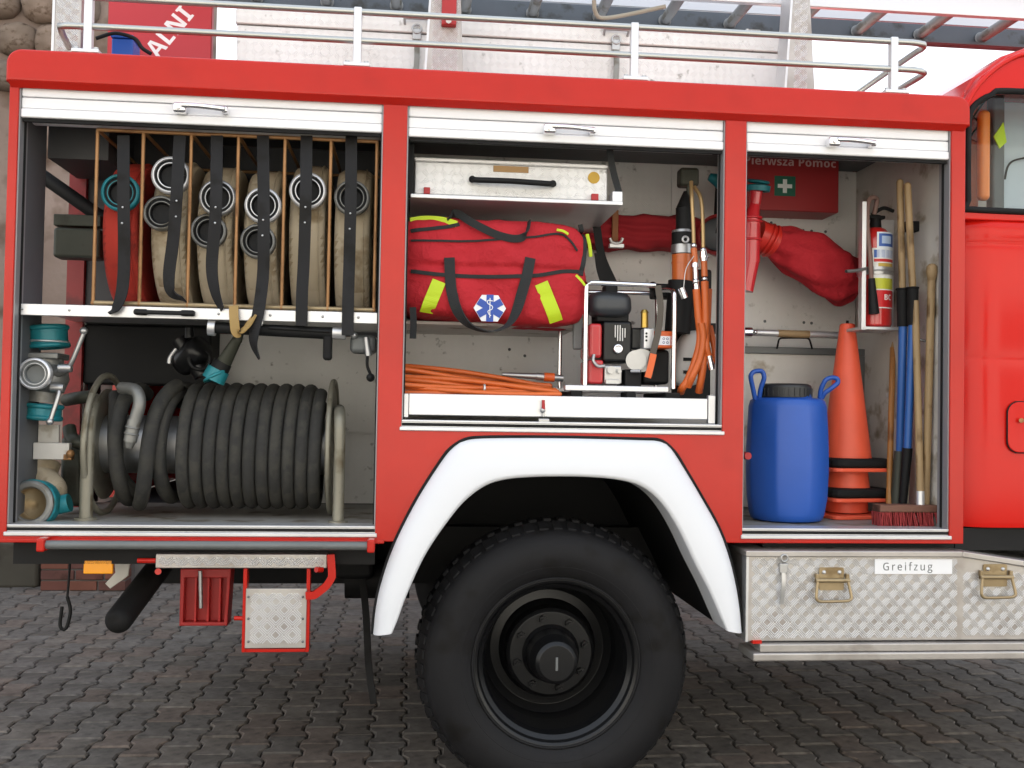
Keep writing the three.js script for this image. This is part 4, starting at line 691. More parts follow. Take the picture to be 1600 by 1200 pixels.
{ // hydraulic power pack
  const t = thing('hydraulic_power_pack', 'petrol hydraulic power pack with black engine in a chromed tube frame', 'power pack', [0.7798, TY, -0.25]);
  const yb = 1.3795, yt = 1.7341, xl = 0.5942, xr = 0.8997;
  part(t, 'frame', [tube([[xl, yb, -0.12], [xl, yt - 0.03, -0.12], [xl + 0.008, yt - 0.006, -0.12], [xl + 0.03, yt, -0.12], [0.8328,1.731,-0.12]], 0.0085, 50, 12, false, 0.35), tube([[xr, yb, -0.12], [xr, 1.6803, -0.12], [xr + 0.0, 1.7197, -0.16], [xr - 0.02, 1.7351, -0.3]], 0.0085, 40, 12, false, 0.35), tube([[xl - 0.045, yb, -0.4], [xl - 0.045, yt - 0.05, -0.4], [xl - 0.04, yt, -0.38], [xl - 0.02, yt + 0.005, -0.3], [xl + 0.0, yt - 0.002, -0.14]], 0.0085, 50, 12, false, 0.35), tube([[xr + 0.01, yb, -0.42], [xr + 0.01, yt, -0.42], [xl, yt, -0.42]], 0.0085, 40, 10, false, 0.1)], M.chrome);
  parts(t, 'skid', [box(xl - 0.07, xr - 0.02, yb - 0.014, yb + 0.006, -0.14, -0.1, 0.004), box(xl - 0.07, xr + 0.02, yb - 0.014, yb + 0.006, -0.44, -0.4, 0.004)], M.alu);
  part(t, 'skid_foot', [box(xl - 0.05, xl - 0.01, TY, yb - 0.014, -0.44, -0.1, 0.004), box(xr - 0.03, xr + 0.02, TY, yb - 0.014, -0.44, -0.1, 0.004), box(0.7335, 0.7668, TY, yb - 0.014, -0.2, -0.1, 0.004)], M.rubber);
  part(t, 'side_plate', box(0.568, 0.6018, 1.5123, 1.7223, -0.24, -0.22, 0.006), M.grey);
  part(t, 'air_filter', blob([0.6877,1.6672,-0.2], [0.0755, 0.0453, 0.07], 3.2, 0.003, 10, 40, 28), phy([0.03, 0.034, 0.04], 0.38));
  part(t, 'filter_neck', [box(0.6733, 0.7208, 1.7009, 1.7411, -0.26, -0.2, 0.01), box(0.6409, 0.7538, 1.6073, 1.6429, -0.28, -0.17, 0.006)], M.black);
  const e = part(t, 'engine_block', [box(0.6616, 0.7644, 1.4675, 1.6106, -0.34, -0.16, 0.012, 3), box(0.7642, 0.8138, 1.5148, 1.5903, -0.3, -0.18, 0.008)], M.blackGloss);
  for (let k = 0; k < 5; k++) { const x = 0.7035 + k * 0.0085; part(t, 'cooling_slot', box(x - 0.0022, x + 0.0022, 1.5404 + (k === 0 || k === 4 ? 0.012 : 0), 1.5955 - (k > 2 ? 0.01 : 0), -0.1605, -0.155, 0.001), M.steel, e); }
  part(t, 'starter_boss', [torus([0.7134,1.5134,-0.15], [0, 0, 1], 0.012, 0.005, 24, 8), cyl([0.7151,1.5139,-0.158], [0.7134,1.5134,-0.15], 0.009, 0.009, 16)], M.chrome, e);
  part(t, 'fuel_tank', [box(0.6131, 0.6574, 1.4809, 1.5992, -0.34, -0.15, 0.012, 3), box(0.6108, 0.6639, 1.391, 1.4739, -0.32, -0.15, 0.01, 3)], phy([0.5, 0.02, 0.025], 0.35, { clearcoat: 0.6 }));
  part(t, 'carburettor', [tube([[0.6266,1.4909,-0.135], [0.6238,1.4689,-0.13], [0.6395,1.4518,-0.13], [0.6625,1.4525,-0.135]], 0.006, 20, 8), box(0.6659, 0.7282, 1.3923, 1.4558, -0.3, -0.15, 0.006), cyl([0.69,1.4405,-0.15], [0.686,1.4397,-0.13], 0.013, 0.013, 16), cyl([0.719,1.4367,-0.15], [0.7159,1.4361,-0.135], 0.008, 0.008, 6), box(0.6688, 0.7175, 1.392, 1.4073, -0.155, -0.135, 0.002)], M.steel);
  part(t, 'pump_flange', [cyl([0.7877,1.4778,-0.2], [0.7742,1.4748,-0.14], 0.035, 0.035, 32), cyl([0.8081,1.4783,-0.2], [0.7989,1.4762,-0.16], 0.04, 0.04, 32), cyl([0.7591,1.4375,-0.15], [0.788,1.4374,-0.13], 0.006, 0.006, 6)], M.steel);
  part(t, 'pump_body', [box(0.7393, 0.7998, 1.3809, 1.4447, -0.3, -0.16, 0.008), box(0.8108, 0.9064, 1.3965, 1.5171, -0.35, -0.2, 0.012)], M.black);
  const cb = part(t, 'control_block', box(0.7976, 0.8333, 1.5146, 1.5847, -0.2, -0.13, 0.004), M.alu);
  for (const y of [1.5669, 1.556, 1.5429]) part(t, 'port', cyl([0.8064, y, -0.131], [0.8064, y, -0.128], 0.0038, 0.0038, 10), M.black, cb);
  part(t, 'brass_valve', [cyl([0.804,1.5882,-0.15], [0.8033,1.6411,-0.15], 0.013, 0.012, 18), cyl([0.8033,1.6389,-0.15], [0.8031,1.6499,-0.15], 0.015, 0.009, 18)], std([0.45, 0.3, 0.07], 0.3, 0.9));
  part(t, 'strap', [ribbon([[0.838,1.7294,-0.105], [0.8467,1.655,-0.1], [0.839,1.5677,-0.1], [0.8181,1.4804,-0.1], [0.81,1.4195,-0.1]], 0.022, 0.004, [1, 0, 0.1], 24)], std([0.09, 0.075, 0.06], 0.8));
  part(t, 'selector_lever', ribbon([[0.8233,1.4954,-0.095], [0.8129,1.4475,-0.095], [0.8045,1.4149,-0.095]], 0.022, 0.006, [1, 0, 0], 10), M.orange);
  const oh = part(t, 'orange_housing', box(0.8357, 0.903, 1.5186, 1.5779, -0.26, -0.14, 0.006), M.orange);
  part(t, 'label_plate', sheetXY(0.8502, 0.8927, 1.5293, 1.5601, -0.1385, 0.001), printed(2, 1.4, (g, w, h) => { g.fillStyle = '#e9e9ee'; g.fillRect(0, 0, w, h); g.strokeStyle = '#3a4a7a'; g.lineWidth = w * 0.04; for (const [a, b] of [[0.45, 0.3], [0.75, 0.3], [0.45, 0.72], [0.75, 0.72]]) { g.beginPath(); g.arc(w * a, h * b, w * 0.08, 0, 7); g.stroke(); } }, 128), oh);
}
{ // rescue tool: orange cylinder, black grip
  const t = thing('rescue_spreader', 'upright orange hydraulic rescue tool with a black upper body', 'rescue tool', [0.9776,1.5858,-0.3]);
  part(t, 'cylinder', [cyl([0.9644,1.7653,-0.26], [0.9632,1.8614,-0.26], 0.037, 0.037, 28), cyl([0.9636,1.8294,-0.26], [0.9635,1.8363,-0.26], 0.0385, 0.0385, 28)], M.orangeTool);
  parts(t, 'clamp_ring', [cyl([0.9631,1.8637,-0.26], [0.9627,1.8958,-0.26], 0.041, 0.039, 28), cyl([0.9622,1.9393,-0.26], [0.962,1.9485,-0.26], 0.038, 0.036, 28)], M.steel);
  part(t, 'valve_block', [cyl([0.9627,1.8958,-0.26], [0.9622,1.9393,-0.26], 0.038, 0.038, 28)], M.black);
  part(t, 'valve_knob', [torus([0.9604,1.9081,-0.21], [0, 0, 1], 0.01, 0.004, 18, 8)], M.alu);
  part(t, 'upper_body', [cyl([0.9714,1.9465,-0.26], [0.9703,2.0291,-0.26], 0.032, 0.032, 24), cyl([0.9703,2.0291,-0.26], [0.979,2.0869,-0.26], 0.03, 0.014, 20)], M.black);
  part(t, 'lower_body', cyl([0.9644,1.7653,-0.26], [0.9481,1.5821,-0.26], 0.05, 0.045, 24), M.black);
  part(t, 'head', [box(0.9557, 1.0263, 2.1125, 2.1796, -0.33, -0.27, 0.012), cyl([0.9811,2.0665,-0.25], [0.9806,2.1078,-0.25], 0.008, 0.008, 10)], M.olive);
  part(t, 'side_bracket', [box(0.8675, 0.985, 1.7088, 1.7595, -0.36, -0.28, 0.008)], M.black);
  part(t, 'knob', ball([0.8601,1.7475,-0.27], 0.016, 14), M.black);
  const h = thing('hydraulic_tool_hoses', 'pair of hydraulic hoses with couplings, orange loop below, beside the pillar', 'hose pair', [0.985,1.3754,-0.12]);
  part(h, 'brass_hose', [tube([[0.9674,2.1033,-0.17], [0.9621,2.0387,-0.14], [0.9649,1.9482,-0.13], [0.9653,1.8692,-0.12]], 0.007, 40, 10), tube([[0.9819,2.0881,-0.18], [0.9966,2.0421,-0.15], [0.9986,1.9605,-0.13], [0.9992,1.8549,-0.12]], 0.007, 40, 10)], std([0.5, 0.33, 0.15], 0.35, 0.6));
  part(h, 'orange_coupler', [cyl([0.9654,1.8626,-0.12], [0.9705,1.8143,-0.12], 0.011, 0.011, 14), cyl([1.0019,1.8197,-0.12], [1.0048,1.7669,-0.12], 0.011, 0.011, 14)], M.orangeTool);
  part(h, 'steel_coupler', [ball([0.9653,1.8714,-0.12], 0.011, 12), ball([0.9992,1.8571,-0.12], 0.011, 12), cyl([0.9705,1.8143,-0.12], [0.9735,1.7527,-0.12], 0.009, 0.009, 12), cyl([0.9706,1.8099,-0.12], [0.9707,1.7967,-0.12], 0.015, 0.015, 16), cyl([0.9993,1.8527,-0.12], [1.0019,1.8197,-0.12], 0.013, 0.013, 14), cyl([1.0017,1.8373,-0.12], [1.0018,1.8307,-0.12], 0.017, 0.017, 16), ball([0.9736,1.7483,-0.12], 0.013, 12), ball([1.0049,1.7581,-0.12], 0.01, 12), cyl([0.9736,1.7483,-0.12], [0.9785,1.7155,-0.12], 0.01, 0.012, 12)], M.chrome);
  part(h, 'hose', [tube([[0.9761,1.722,-0.12], [0.9839,1.6386,-0.12], [0.9918,1.551,-0.12], [0.9748,1.4738,-0.12], [0.9487,1.4075,-0.12], [0.9339,1.3834,-0.13], [0.9377,1.3708,-0.16]], 0.0135, 60, 12), tube([[1.005,1.7493,-0.12], [1.0082,1.6164,-0.11], [1.0026,1.5286,-0.11], [0.999,1.452,-0.11], [0.9937,1.3975,-0.12], [0.9953,1.3715,-0.14]], 0.0135, 60, 12), tube([[1.0271,1.7258,-0.14], [1.0209,1.6185,-0.13], [1.0084,1.5391,-0.1], [1.0179,1.4956,-0.1], [1.0361,1.4742,-0.1], [1.044,1.5126,-0.12], [1.0309,1.5975,-0.14]], 0.011, 60, 12), tube([[0.9898,1.6042,-0.1], [0.9971,1.5497,-0.1], [0.9868,1.484,-0.1], [0.9608,1.4225,-0.1], [0.9512,1.3879,-0.12]], 0.0125, 40, 12)], M.orangeHose);
  parts(h, 'quick_connector', [cyl([1.0164,1.4932,-0.095], [1.0282,1.4476,-0.095], 0.01, 0.012, 14), cyl([0.9223,1.7248,-0.12], [0.9362,1.6901,-0.12], 0.012, 0.012, 14)], M.chrome);
  part(h, 'safety_wire', tube([[0.9615,1.8338,-0.105], [0.9339,1.7884,-0.1], [0.9258,1.7226,-0.1]], 0.0016, 20, 5), M.alu);
  P('tool_cradle', [box(0.9896, 1.1159, TY, 1.8327, -0.5, -0.4, 0.01), box(0.9434, 1.1475, 1.5917, 1.6269, -0.4, -0.34)], M.black);
  const w = thing('white_canister', 'white canister with black bands behind the orange hoses', 'canister', [1.0292,1.3893,-0.34]);
  part(w, 'canister_body', blob([1.0094,1.4942,-0.3], [0.06, 0.1, 0.05], 3.5, 0, 1, 36, 28, (X, Y, Z) => [X + Y * 0.2, Y, Z]), std([0.55, 0.53, 0.5], 0.5));
  part(w, 'canister_band', [box(0.9694 , 1.0543, 1.4824, 1.4938, -0.36, -0.248), box(0.9698, 1.0547, 1.4369, 1.4483, -0.36, -0.249)], M.black);
}
{ // red fabric rolls on the back wall
  const t = thing('folded_red_sheet', 'dark red folded fabric roll on the back wall behind the power pack', 'fabric roll', [0.9358,1.9341,-0.7]);
  const c = [0.9296,2.0108,-0.7];
  part(t, 'fabric', blob(c, [0.36, 0.065, 0.07], 4, 0.012, 8, 80, 40, (X, Y, Z) => [X, Y * (0.85 + 0.25 * Math.sin((X + 0.4) * 4)) + 0.004 * Math.sin(X * 40 + Y * 25), Z + 0.005 * Math.sin(Y * 160 + X * 6)]), M.bagDark);
  part(t, 'leather_strap', [box(0.7795, 0.8047, 1.9617, 2.0865, -0.63, -0.62, 0.003)], std([0.28, 0.1, 0.03], 0.6));
  part(t, 'hook', [tube([[0.7675,1.9708,-0.6], [0.7753,1.9561,-0.6], [0.793,1.9517,-0.6], [0.8106,1.9573,-0.6], [0.8179,1.9725,-0.6]], 0.006, 20, 8, false, 0.5), box(0.7679, 0.8234, 1.9368, 1.9492, -0.63, -0.6)], M.aluBright);
  parts(truck, 'wall_webbing', [ribbon([[0.6956,2.0003,-0.5], [0.7169,1.8846,-0.5], [0.7626,1.7841,-0.5]], 0.03, 0.004, [1, 0, 0], 16), ribbon([[0.6952,1.8884,-0.45], [0.7034,1.8289,-0.45], [0.7236,1.7673,-0.45]], 0.03, 0.004, [1, 0, 0], 16)], M.webbing);
  const b = thing('red_fabric_bag', 'bright red fabric sleeve hanging on the back wall by the extinguisher', 'fabric sleeve', [1.5856,1.724,-0.6]);
  const s = [[1.3437,1.9737,-0.5], [1.4407,1.9325,-0.5], [1.5642,1.8848,-0.52], [1.6766,1.8409,-0.54], [1.7516,1.8243,-0.55]], rad = [0.045, 0.085, 0.108, 0.106, 0.075];
  { const cu = curve(s), pos = [], idx = [], n = 90, m = 64;
    for (let i = 0; i <= n; i++) { const u = i / n, p = cu.getPoint(u), k = u * 4, i0 = Math.min(3, Math.floor(k)); let r = rad[i0] + (rad[i0 + 1] - rad[i0]) * (k - i0); if (u > 0.93) r *= Math.sqrt(Math.max(0, 1 - ((u - 0.93) / 0.07) ** 2)) * 0.6 + 0.4 * (u < 1 ? 1 : 0);
      for (let j = 0; j <= m; j++) { const a = j / m * Math.PI * 2, w = 1 + 0.07 * Math.sin(a * 3 + u * 9) + 0.05 * Math.sin(a * 7 - u * 14) + 0.06 * noi.noise(u * 8, Math.cos(a) * 2, Math.sin(a) * 2); pos.push(p.x - 0.25 * r * Math.sin(a) * w * -0.5, p.y + r * w * Math.sin(a), p.z + r * w * 0.75 * Math.cos(a)); } }
    for (let i = 0; i < n; i++) for (let j = 0; j < m; j++) { const a = i * (m + 1) + j, q = a + m + 1; idx.push(a, q, q + 1, a, q + 1, a + 1); }
    const g = new THREE.BufferGeometry(); g.setAttribute('position', new THREE.Float32BufferAttribute(pos, 3)); g.setIndex(idx); g.computeVertexNormals();
    part(b, 'sleeve', g, M.bag);
    part(b, 'sleeve_collar', [cyl([1.3063,1.9838,-0.48], [1.3794,1.9601,-0.5], 0.06, 0.062, 28), torus([1.3554,1.9675,-0.49], [26, -12, 0], 0.062, 0.005, 30, 8), torus([1.3732,1.9607,-0.49], [26, -12, 0], 0.062, 0.005, 30, 8)], phy([0.62, 0.03, 0.02], 0.35)); }
}
{ // red standpipe with teal couplings
  const t = thing('red_standpipe', 'red metal standpipe with teal coupling beside the pillar', 'standpipe', [1.2569,1.7194,-0.4]);
  part(t, 'pipe', [cyl([1.2533,1.8601,-0.38], [1.2564,2.0273,-0.38], 0.035, 0.034, 26), cyl([1.2564,2.0273,-0.38], [1.2705,2.0804,-0.38], 0.03, 0.018, 22), cyl([1.2705,2.0756,-0.38], [1.2748,2.1308,-0.38], 0.02, 0.024, 20), cyl([1.2533,1.8649,-0.38], [1.235,1.7524,-0.38], 0.034, 0.03, 22)], phy([0.58, 0.02, 0.03], 0.3, { clearcoat: 0.6 }));
  part(t, 'pipe_ring', [torus([1.2564,2.0249,-0.38], [0, 1, 0], 0.036, 0.005, 30, 8), torus([1.2566,2.0105,-0.38], [0, 1, 0], 0.036, 0.004, 30, 8), torus([1.2549,1.9436,-0.38], [0, 1, 0], 0.036, 0.004, 30, 8)], phy([0.58, 0.02, 0.03], 0.3));
  part(t, 'coupling', [lathe(crease([[0.03, -0.012], [0.045, -0.012], [0.047, 0.008], [0.036, 0.012], [0.032, 0.0]]), [1.2796,2.1381,-0.38], [0.05, 1, 0.12], 32), torus([1.2818,2.1622,-0.38], [0.1, 1, 0.2], 0.036, 0.006, 32, 8)], M.teal);
  const n = thing('foam_nozzle', 'dark nozzle mouth with teal tip left of the second pillar', 'nozzle', [1.1655,1.9188,-0.55]);
  part(n, 'nozzle_mouth', [lathe(crease([[0.075, -0.06], [0.08, 0.0], [0.068, 0.004], [0.06, -0.05], [0, -0.055]]), [1.1671,1.9825,-0.5], [-0.45, 0.05, 1], 36)], M.redDark);
  part(n, 'bore', lathe([[0.063, 0.0], [0.05, -0.045], [0, -0.05]], [1.1637,1.9818,-0.497], [-0.45, 0.05, 1], 30), M.liner);
  part(n, 'teal_tip', [cyl([1.1293,2.2024,-0.5], [1.1747,2.1845,-0.5], 0.014, 0.03, 18)], M.teal);
  part(n, 'stem', [cyl([1.1855,1.9933,-0.56], [1.1933,2.1985,-0.56], 0.02, 0.02, 14), cyl([1.1855,1.9933,-0.56], [1.2516,2.032,-0.775], 0.03, 0.03, 14)], M.black);
}
// ================================================================ front compartment
{ // first aid box
  const x0 = 1.2743, x1 = 1.6976, y0 = 2.1066, y1 = 2.3472;
  const t = thing('first_aid_box', 'red first aid box with white lettering and green cross on the back wall', 'first aid box', [(x0 + x1) / 2, y0, -0.7]);
  part(t, 'box_body', box(x0 - 0.02, x1, y0, y1, BW + 0.001, -0.62, 0.006), std([0.34, 0.02, 0.022], 0.45));
  const w = x1 - x0, h = y1 - y0;
  part(t, 'front_print', sheetXY(x0 - 0.018, x1 - 0.006, y0 + 0.006, y1 - 0.006, -0.6185, 0.002), printed(w, h, (g, W, H) => {
    g.fillStyle = '#a01d20'; g.fillRect(0, 0, W, H); g.fillStyle = '#d8b9b6'; g.font = 'bold ' + Math.round(H * 0.2) + 'px sans-serif'; g.textBaseline = 'middle'; g.textAlign = 'right'; g.fillText('Pierwsza Pomoc', W * 0.985, H * 0.17, W * 1.02);
    g.fillStyle = '#12604a'; g.fillRect(W * 0.4, H * 0.42, H * 0.35, H * 0.35); g.fillStyle = '#e6ece8'; const cx = W * 0.4 + H * 0.175, cy = H * 0.595; g.fillRect(cx - H * 0.035, cy - H * 0.12, H * 0.07, H * 0.24); g.fillRect(cx - H * 0.12, cy - H * 0.035, H * 0.24, H * 0.07);
  }, 512));
}
{ // extinguisher in its bracket
  const ex = 1.7234, z = -0.35, yb = 1.6251, yt = 2.0007, r = 0.0596;
  const t = thing('fire_extinguisher', 'red fire extinguisher with printed labels strapped to the side wall', 'fire extinguisher', [ex, yb, z]);
  part(t, 'cylinder', lathe([[0, 0], [r * 0.9, 0], [r, 0.012], [r, yt - yb - 0.06], [r * 0.9, yt - yb - 0.03], [r * 0.6, yt - yb - 0.008], [r * 0.3, yt - yb], [0, yt - yb]], [ex, yb, z], [0, 1, 0], 40), phy([0.55, 0.02, 0.018], 0.28, { clearcoat: 0.8 }));
  const lab = (a0, a1, ya, yb2, draw, nm) => { const g = new THREE.CylinderGeometry(r + 0.0012, r + 0.0012, yb2 - ya, 24, 1, true, a0, a1 - a0); g.translate(ex, (ya + yb2) / 2, z); g.userData.keepUV = true; part(t, nm, g, printed((a1 - a0) * r, yb2 - ya, draw, 256)); };
  lab(-0.35, 1.1, 1.8802, 1.9749, (g, w, h) => { g.fillStyle = '#dfe6ee'; g.fillRect(0, 0, w, h); g.fillStyle = '#3d62b0'; g.fillRect(w * 0.08, h * 0.06, w * 0.84, h * 0.5); g.fillStyle = '#b8ccE8'; g.fillRect(w * 0.2, h * 0.15, w * 0.5, h * 0.3); }, 'small_label');
  lab(-0.62, 1.15, 1.6937, 1.9157, (g, w, h) => {
    g.fillStyle = '#e8e6e0'; g.fillRect(0, 0, w, h); g.fillStyle = '#2a5aa8'; g.fillRect(w * 0.06, h * 0.03, w * 0.88, h * 0.13); g.fillStyle = '#c8282a'; g.fillRect(w * 0.06, h * 0.18, w * 0.88, h * 0.05); g.fillStyle = '#c9a94e'; g.fillRect(w * 0.2, h * 0.25, w * 0.7, h * 0.1);
    g.fillStyle = '#c6c83a'; g.fillRect(w * 0.04, h * 0.5, w * 0.92, h * 0.18); g.fillStyle = '#d42226'; g.fillRect(w * 0.02, h * 0.7, w * 0.96, h * 0.28); g.fillStyle = '#f4eee8'; g.font = 'bold ' + Math.round(h * 0.13) + 'px sans-serif'; g.fillText('BC', w * 0.4, h * 0.86);
  }, 'main_label');
  part(t, 'valve_head', [cyl([ex, yt - 0.005, z], [ex, yt + 0.045, z], 0.022, 0.018, 18), box(ex - 0.035, ex + 0.03, yt + 0.03, yt + 0.043, z - 0.012, z + 0.02, 0.004), tube([[ex - 0.02, yt + 0.045, z + 0.01], [ex + 0.02, yt + 0.07, z + 0.02], [ex + 0.06, yt + 0.06, z + 0.02]], 0.007, 16, 8)], M.black);
  part(t, 'discharge_hose', tube([[ex - 0.015, yt + 0.045, z + 0.02], [ex - 0.01, yt + 0.1, z + 0.03], [ex - 0.05, yt + 0.09, z + 0.05], [ex - 0.06, yt, z + 0.06], [ex - 0.05, yt - 0.13, z + 0.066], [ex - 0.045, yt - 0.22, z + 0.066]], 0.009, 50, 10), std([0.2, 0.12, 0.1], 0.6));
  part(t, 'hose_nozzle', cyl([ex - 0.045, yt - 0.2, z + 0.066], [ex - 0.035, yt - 0.33, z + 0.068], 0.012, 0.019, 16), M.black);
  part(t, 'clamp_band', [torus([ex, 1.833, z], [0, 1, 0], r + 0.004, 0.004, 40, 6).scale(1, 1, 1), lathe([[r + 0.002, -0.014], [r + 0.005, -0.014], [r + 0.005, 0.014], [r + 0.002, 0.014]], [ex, 1.833, z], [0, 1, 0], 40), tube([[1.5534,1.8146,-0.22], [1.5958,1.8208,-0.24], [1.6481,1.8335,-0.27]], 0.006, 12, 8)], M.steel);
  P('extinguisher_bracket', [box(1.6399, 1.657, 1.6115, 2.0831, -0.31, -0.28, 0.002), box(1.6419, 1.7865, yb - 0.012, yb - 0.0005, -0.44, -0.28, 0.002), box(1.7109, XR - 0.036, 1.6209, 2.05, -0.45, -0.44)], M.alu);
}
{ // poles on the side wall
  const pole = (label, a, b, r, mat, more, name = 'pole', cat = 'pole') => { const t = thing(name, label, cat, b, 'long-handled tools on the side wall'); part(t, 'shaft', [cyl(a, b, r, r, 14), ball(a, r, 12)], mat); if (more) more(t); return t; };
  const grip = (t, a, b, r) => part(t, 'grip', [cyl(a, b, r, r * 0.95, 18), torus(a, [0, 1, 0], r * 0.95, 0.004, 20, 6)], M.rubber);
  pole('wooden pole with black grip and blue lower shaft, left of the pair', [1.7524,2.143,-0.22], [1.7649,1.7562,-0.22], 0.0125, M.wood, t => { grip(t, [1.7649,1.7562,-0.22], [1.7683,1.6223,-0.22], 0.021); part(t, 'lower_shaft', cyl([1.7683,1.6223,-0.22], [1.7797,1.1719,-0.26], 0.0155, 0.014, 16), M.blueShaft); part(t, 'tool_head', [cyl([1.7797,1.1719,-0.26], [1.7691,0.9748,-0.26], 0.02, 0.025, 14)], M.olive); }, 'long_handled_tool', 'tool');
  pole('wooden pole with black grip and blue lower shaft, right of the pair', [1.7612,2.123,-0.18], [1.783,1.7567,-0.18], 0.0125, M.wood, t => { grip(t, [1.783,1.7567,-0.18], [1.784,1.624,-0.18], 0.02); part(t, 'lower_shaft', cyl([1.784,1.624,-0.18], [1.7783,1.1858,-0.2], 0.015, 0.014, 16), M.blueShaft); part(t, 'tool_head', [cyl([1.7783,1.1858,-0.2], [1.7708,0.9672,-0.22], 0.018, 0.014, 14)], M.black); }, 'long_handled_tool', 'tool');
  { const t = thing('push_broom', 'push broom with wooden handle and red bristles on the compartment floor', 'broom', [1.7883,0.9214,-0.16]);
    part(t, 'handle', cyl([1.7878,1.71,-0.17], [1.7908,1.032,-0.13], 0.0125, 0.013, 16), M.wood);
    part(t, 'ferrule', cyl([1.7907,1.0387,-0.13], [1.7911,0.9895,-0.13], 0.0135, 0.0145, 18), M.aluBright);
    const hx0 = 1.6462, hx1 = 1.838, yh = 0.9648;
    part(t, 'broom_head', xf(box(-0.112, 0.112, 0, 0.026, -0.03, 0.03, 0.006), [(hx0 + hx1) / 2, yh, -0.135], 0, 0.03, 0), std([0.2, 0.09, 0.06], 0.7, 0, { map: tDirt }));
    const bs = []; for (let k = 0; k < 420; k++) { const x = rr(-0.113, 0.113), z = rr(-0.035, 0.035), l = rr(-0.016, 0.016); const g = new THREE.CylinderGeometry(0.0022, 0.0018, yh - FY + 0.002, 3, 1, true); g.rotateZ(rr(-0.12, 0.12) + x * 0.9); g.rotateX(rr(-0.2, 0.2) - 0.25); g.translate((hx0 + hx1) / 2 + x, (yh + FY) / 2, -0.135 + z + 0.006); bs.push(g); }
    const m = part(t, 'bristles', bs, std([0.33, 0.035, 0.035], 0.8)); m.userData.kind = 'stuff'; }
  pole('worn wooden pole with a knob end, nearest the open edge', [1.8278,1.8087,-0.13], [1.8206,0.9631,-0.15], 0.0135, M.wood, t => part(t, 'knob', lathe([[0, -0.03], [0.014, -0.03], [0.02, 0], [0.018, 0.02], [0.01, 0.028], [0, 0.03]], [1.8278,1.8087,-0.13], [0, 1, 0], 20), M.wood));
  pole('thin pale rod standing between the blue shafts and the broom', [1.829,1.4169,-0.26], [1.8081,0.952,-0.26], 0.0045, std([0.55, 0.48, 0.36], 0.6), null, 'thin_rod', 'rod');
  pole('orange varnished wooden shaft leaning behind the blue shafts', [1.8435,1.5565,-0.45], [1.74,0.9746,-0.26], 0.011, std([0.45, 0.2, 0.05], 0.5, 0, { map: tDirt }), t => part(t, 'shaft_tip', cyl([1.8459,1.5835,-0.45], [1.8435,1.554,-0.45], 0.004, 0.011, 12), M.wood), 'wooden_shaft', 'shaft');
  P('pole_clip', [box(1.7958, 1.9463, 1.9745, 2.0121, -0.29, -0.25, 0.005), cyl([1.8466,1.9891,-0.25], [1.8882,1.9905,-0.25], 0.006)], M.black);
  P('pole_clip', [box(1.8824, 1.9538, 1.5469, 1.5796, -0.28, -0.24, 0.004), tube([[1.8097,1.5817,-0.22], [1.8331,1.5717,-0.2], [1.8823,1.5695,-0.22]], 0.005, 12, 8)], M.steel);
  P('wall_shelf', [box(1.9342, XR - 0.036, 1.37, 1.3894, -0.5, -0.38, 0.003), box(1.9364, XR - 0.036, 1.0672, 1.0841, -0.5, -0.38, 0.003)], M.alu);
}
{ // horizontal tube and framed panel behind the barrel
  P('cross_tube', [cyl([1.3004,1.6181,-0.6], [1.697,1.6151,-0.6], 0.0135, 0.0135, 16)], M.alu);
  P('tube_joint', [cyl([1.443,1.6166,-0.6], [1.5709,1.6159,-0.6], 0.0145, 0.0145, 16)], M.wood);
  P('tube_clip', [cyl([1.2988,1.6166,-0.58], [1.3297,1.6174,-0.58], 0.02, 0.02, 12), ball([1.3382,1.6161,-0.56], 0.009, 10)], M.chrome);
  const x0 = 1.3031, x1 = 1.8467, y1 = 1.5692;
  const t = thing('folding_panel', 'grey metal panel with wire handle standing behind the barrel', 'panel', [(x0 + x1) / 2, FY, -0.7]);
  part(t, 'panel_sheet', box(x0 + 0.02, x1 - 0.02, FY + 0.01, y1 - 0.02, -0.712, -0.704), M.sheet);
  part(t, 'panel_frame', [box(x0, x1, y1 - 0.028, y1, -0.72, -0.69, 0.004), box(x1 - 0.026, x1, FY, y1 - 0.0285, -0.72, -0.69, 0.004), box(x0, x0 + 0.026, FY, y1 - 0.0285, -0.72, -0.69, 0.004)], M.grey);
  part(t, 'handle', tube([[1.4706,1.5613,-0.68], [1.4744,1.5967,-0.67], [1.4876,1.6048,-0.67], [1.5886,1.6072,-0.67], [1.602,1.5998,-0.67], [1.617,1.5646,-0.68]], 0.004, 40, 8, false, 0.2), M.black);
  const pp = P('perforated_plate', box(1.8652, 1.9856, 1.1938, 1.6133, -0.74, -0.73), M.tread);
  for (const [x, y, r] of [[1.9309,1.4191, 0.012], [1.8985,1.3635, 0.015], [1.9319,1.2907, 0.012], [1.8774,1.2846, 0.009]]) P('hole', [torus([x, y, -0.7285], [0, 0, 1], r, 0.003, 20, 6), cyl([x, y, -0.7305], [x, y, -0.7285], r, r, 20)], M.dark, pp);
  for (const [x, y] of [[1.4547,1.6801], [1.621,1.679], [1.6539,1.6772], [1.6145,2.0612], [1.6502,2.0598], [1.7107,2.0592], [1.4775,2.0883], [0.4008,1.5401], [0.4632,1.5158]]) P('wall_rivet', ball([x, y, BW], 0.006, 8), M.grey);
}
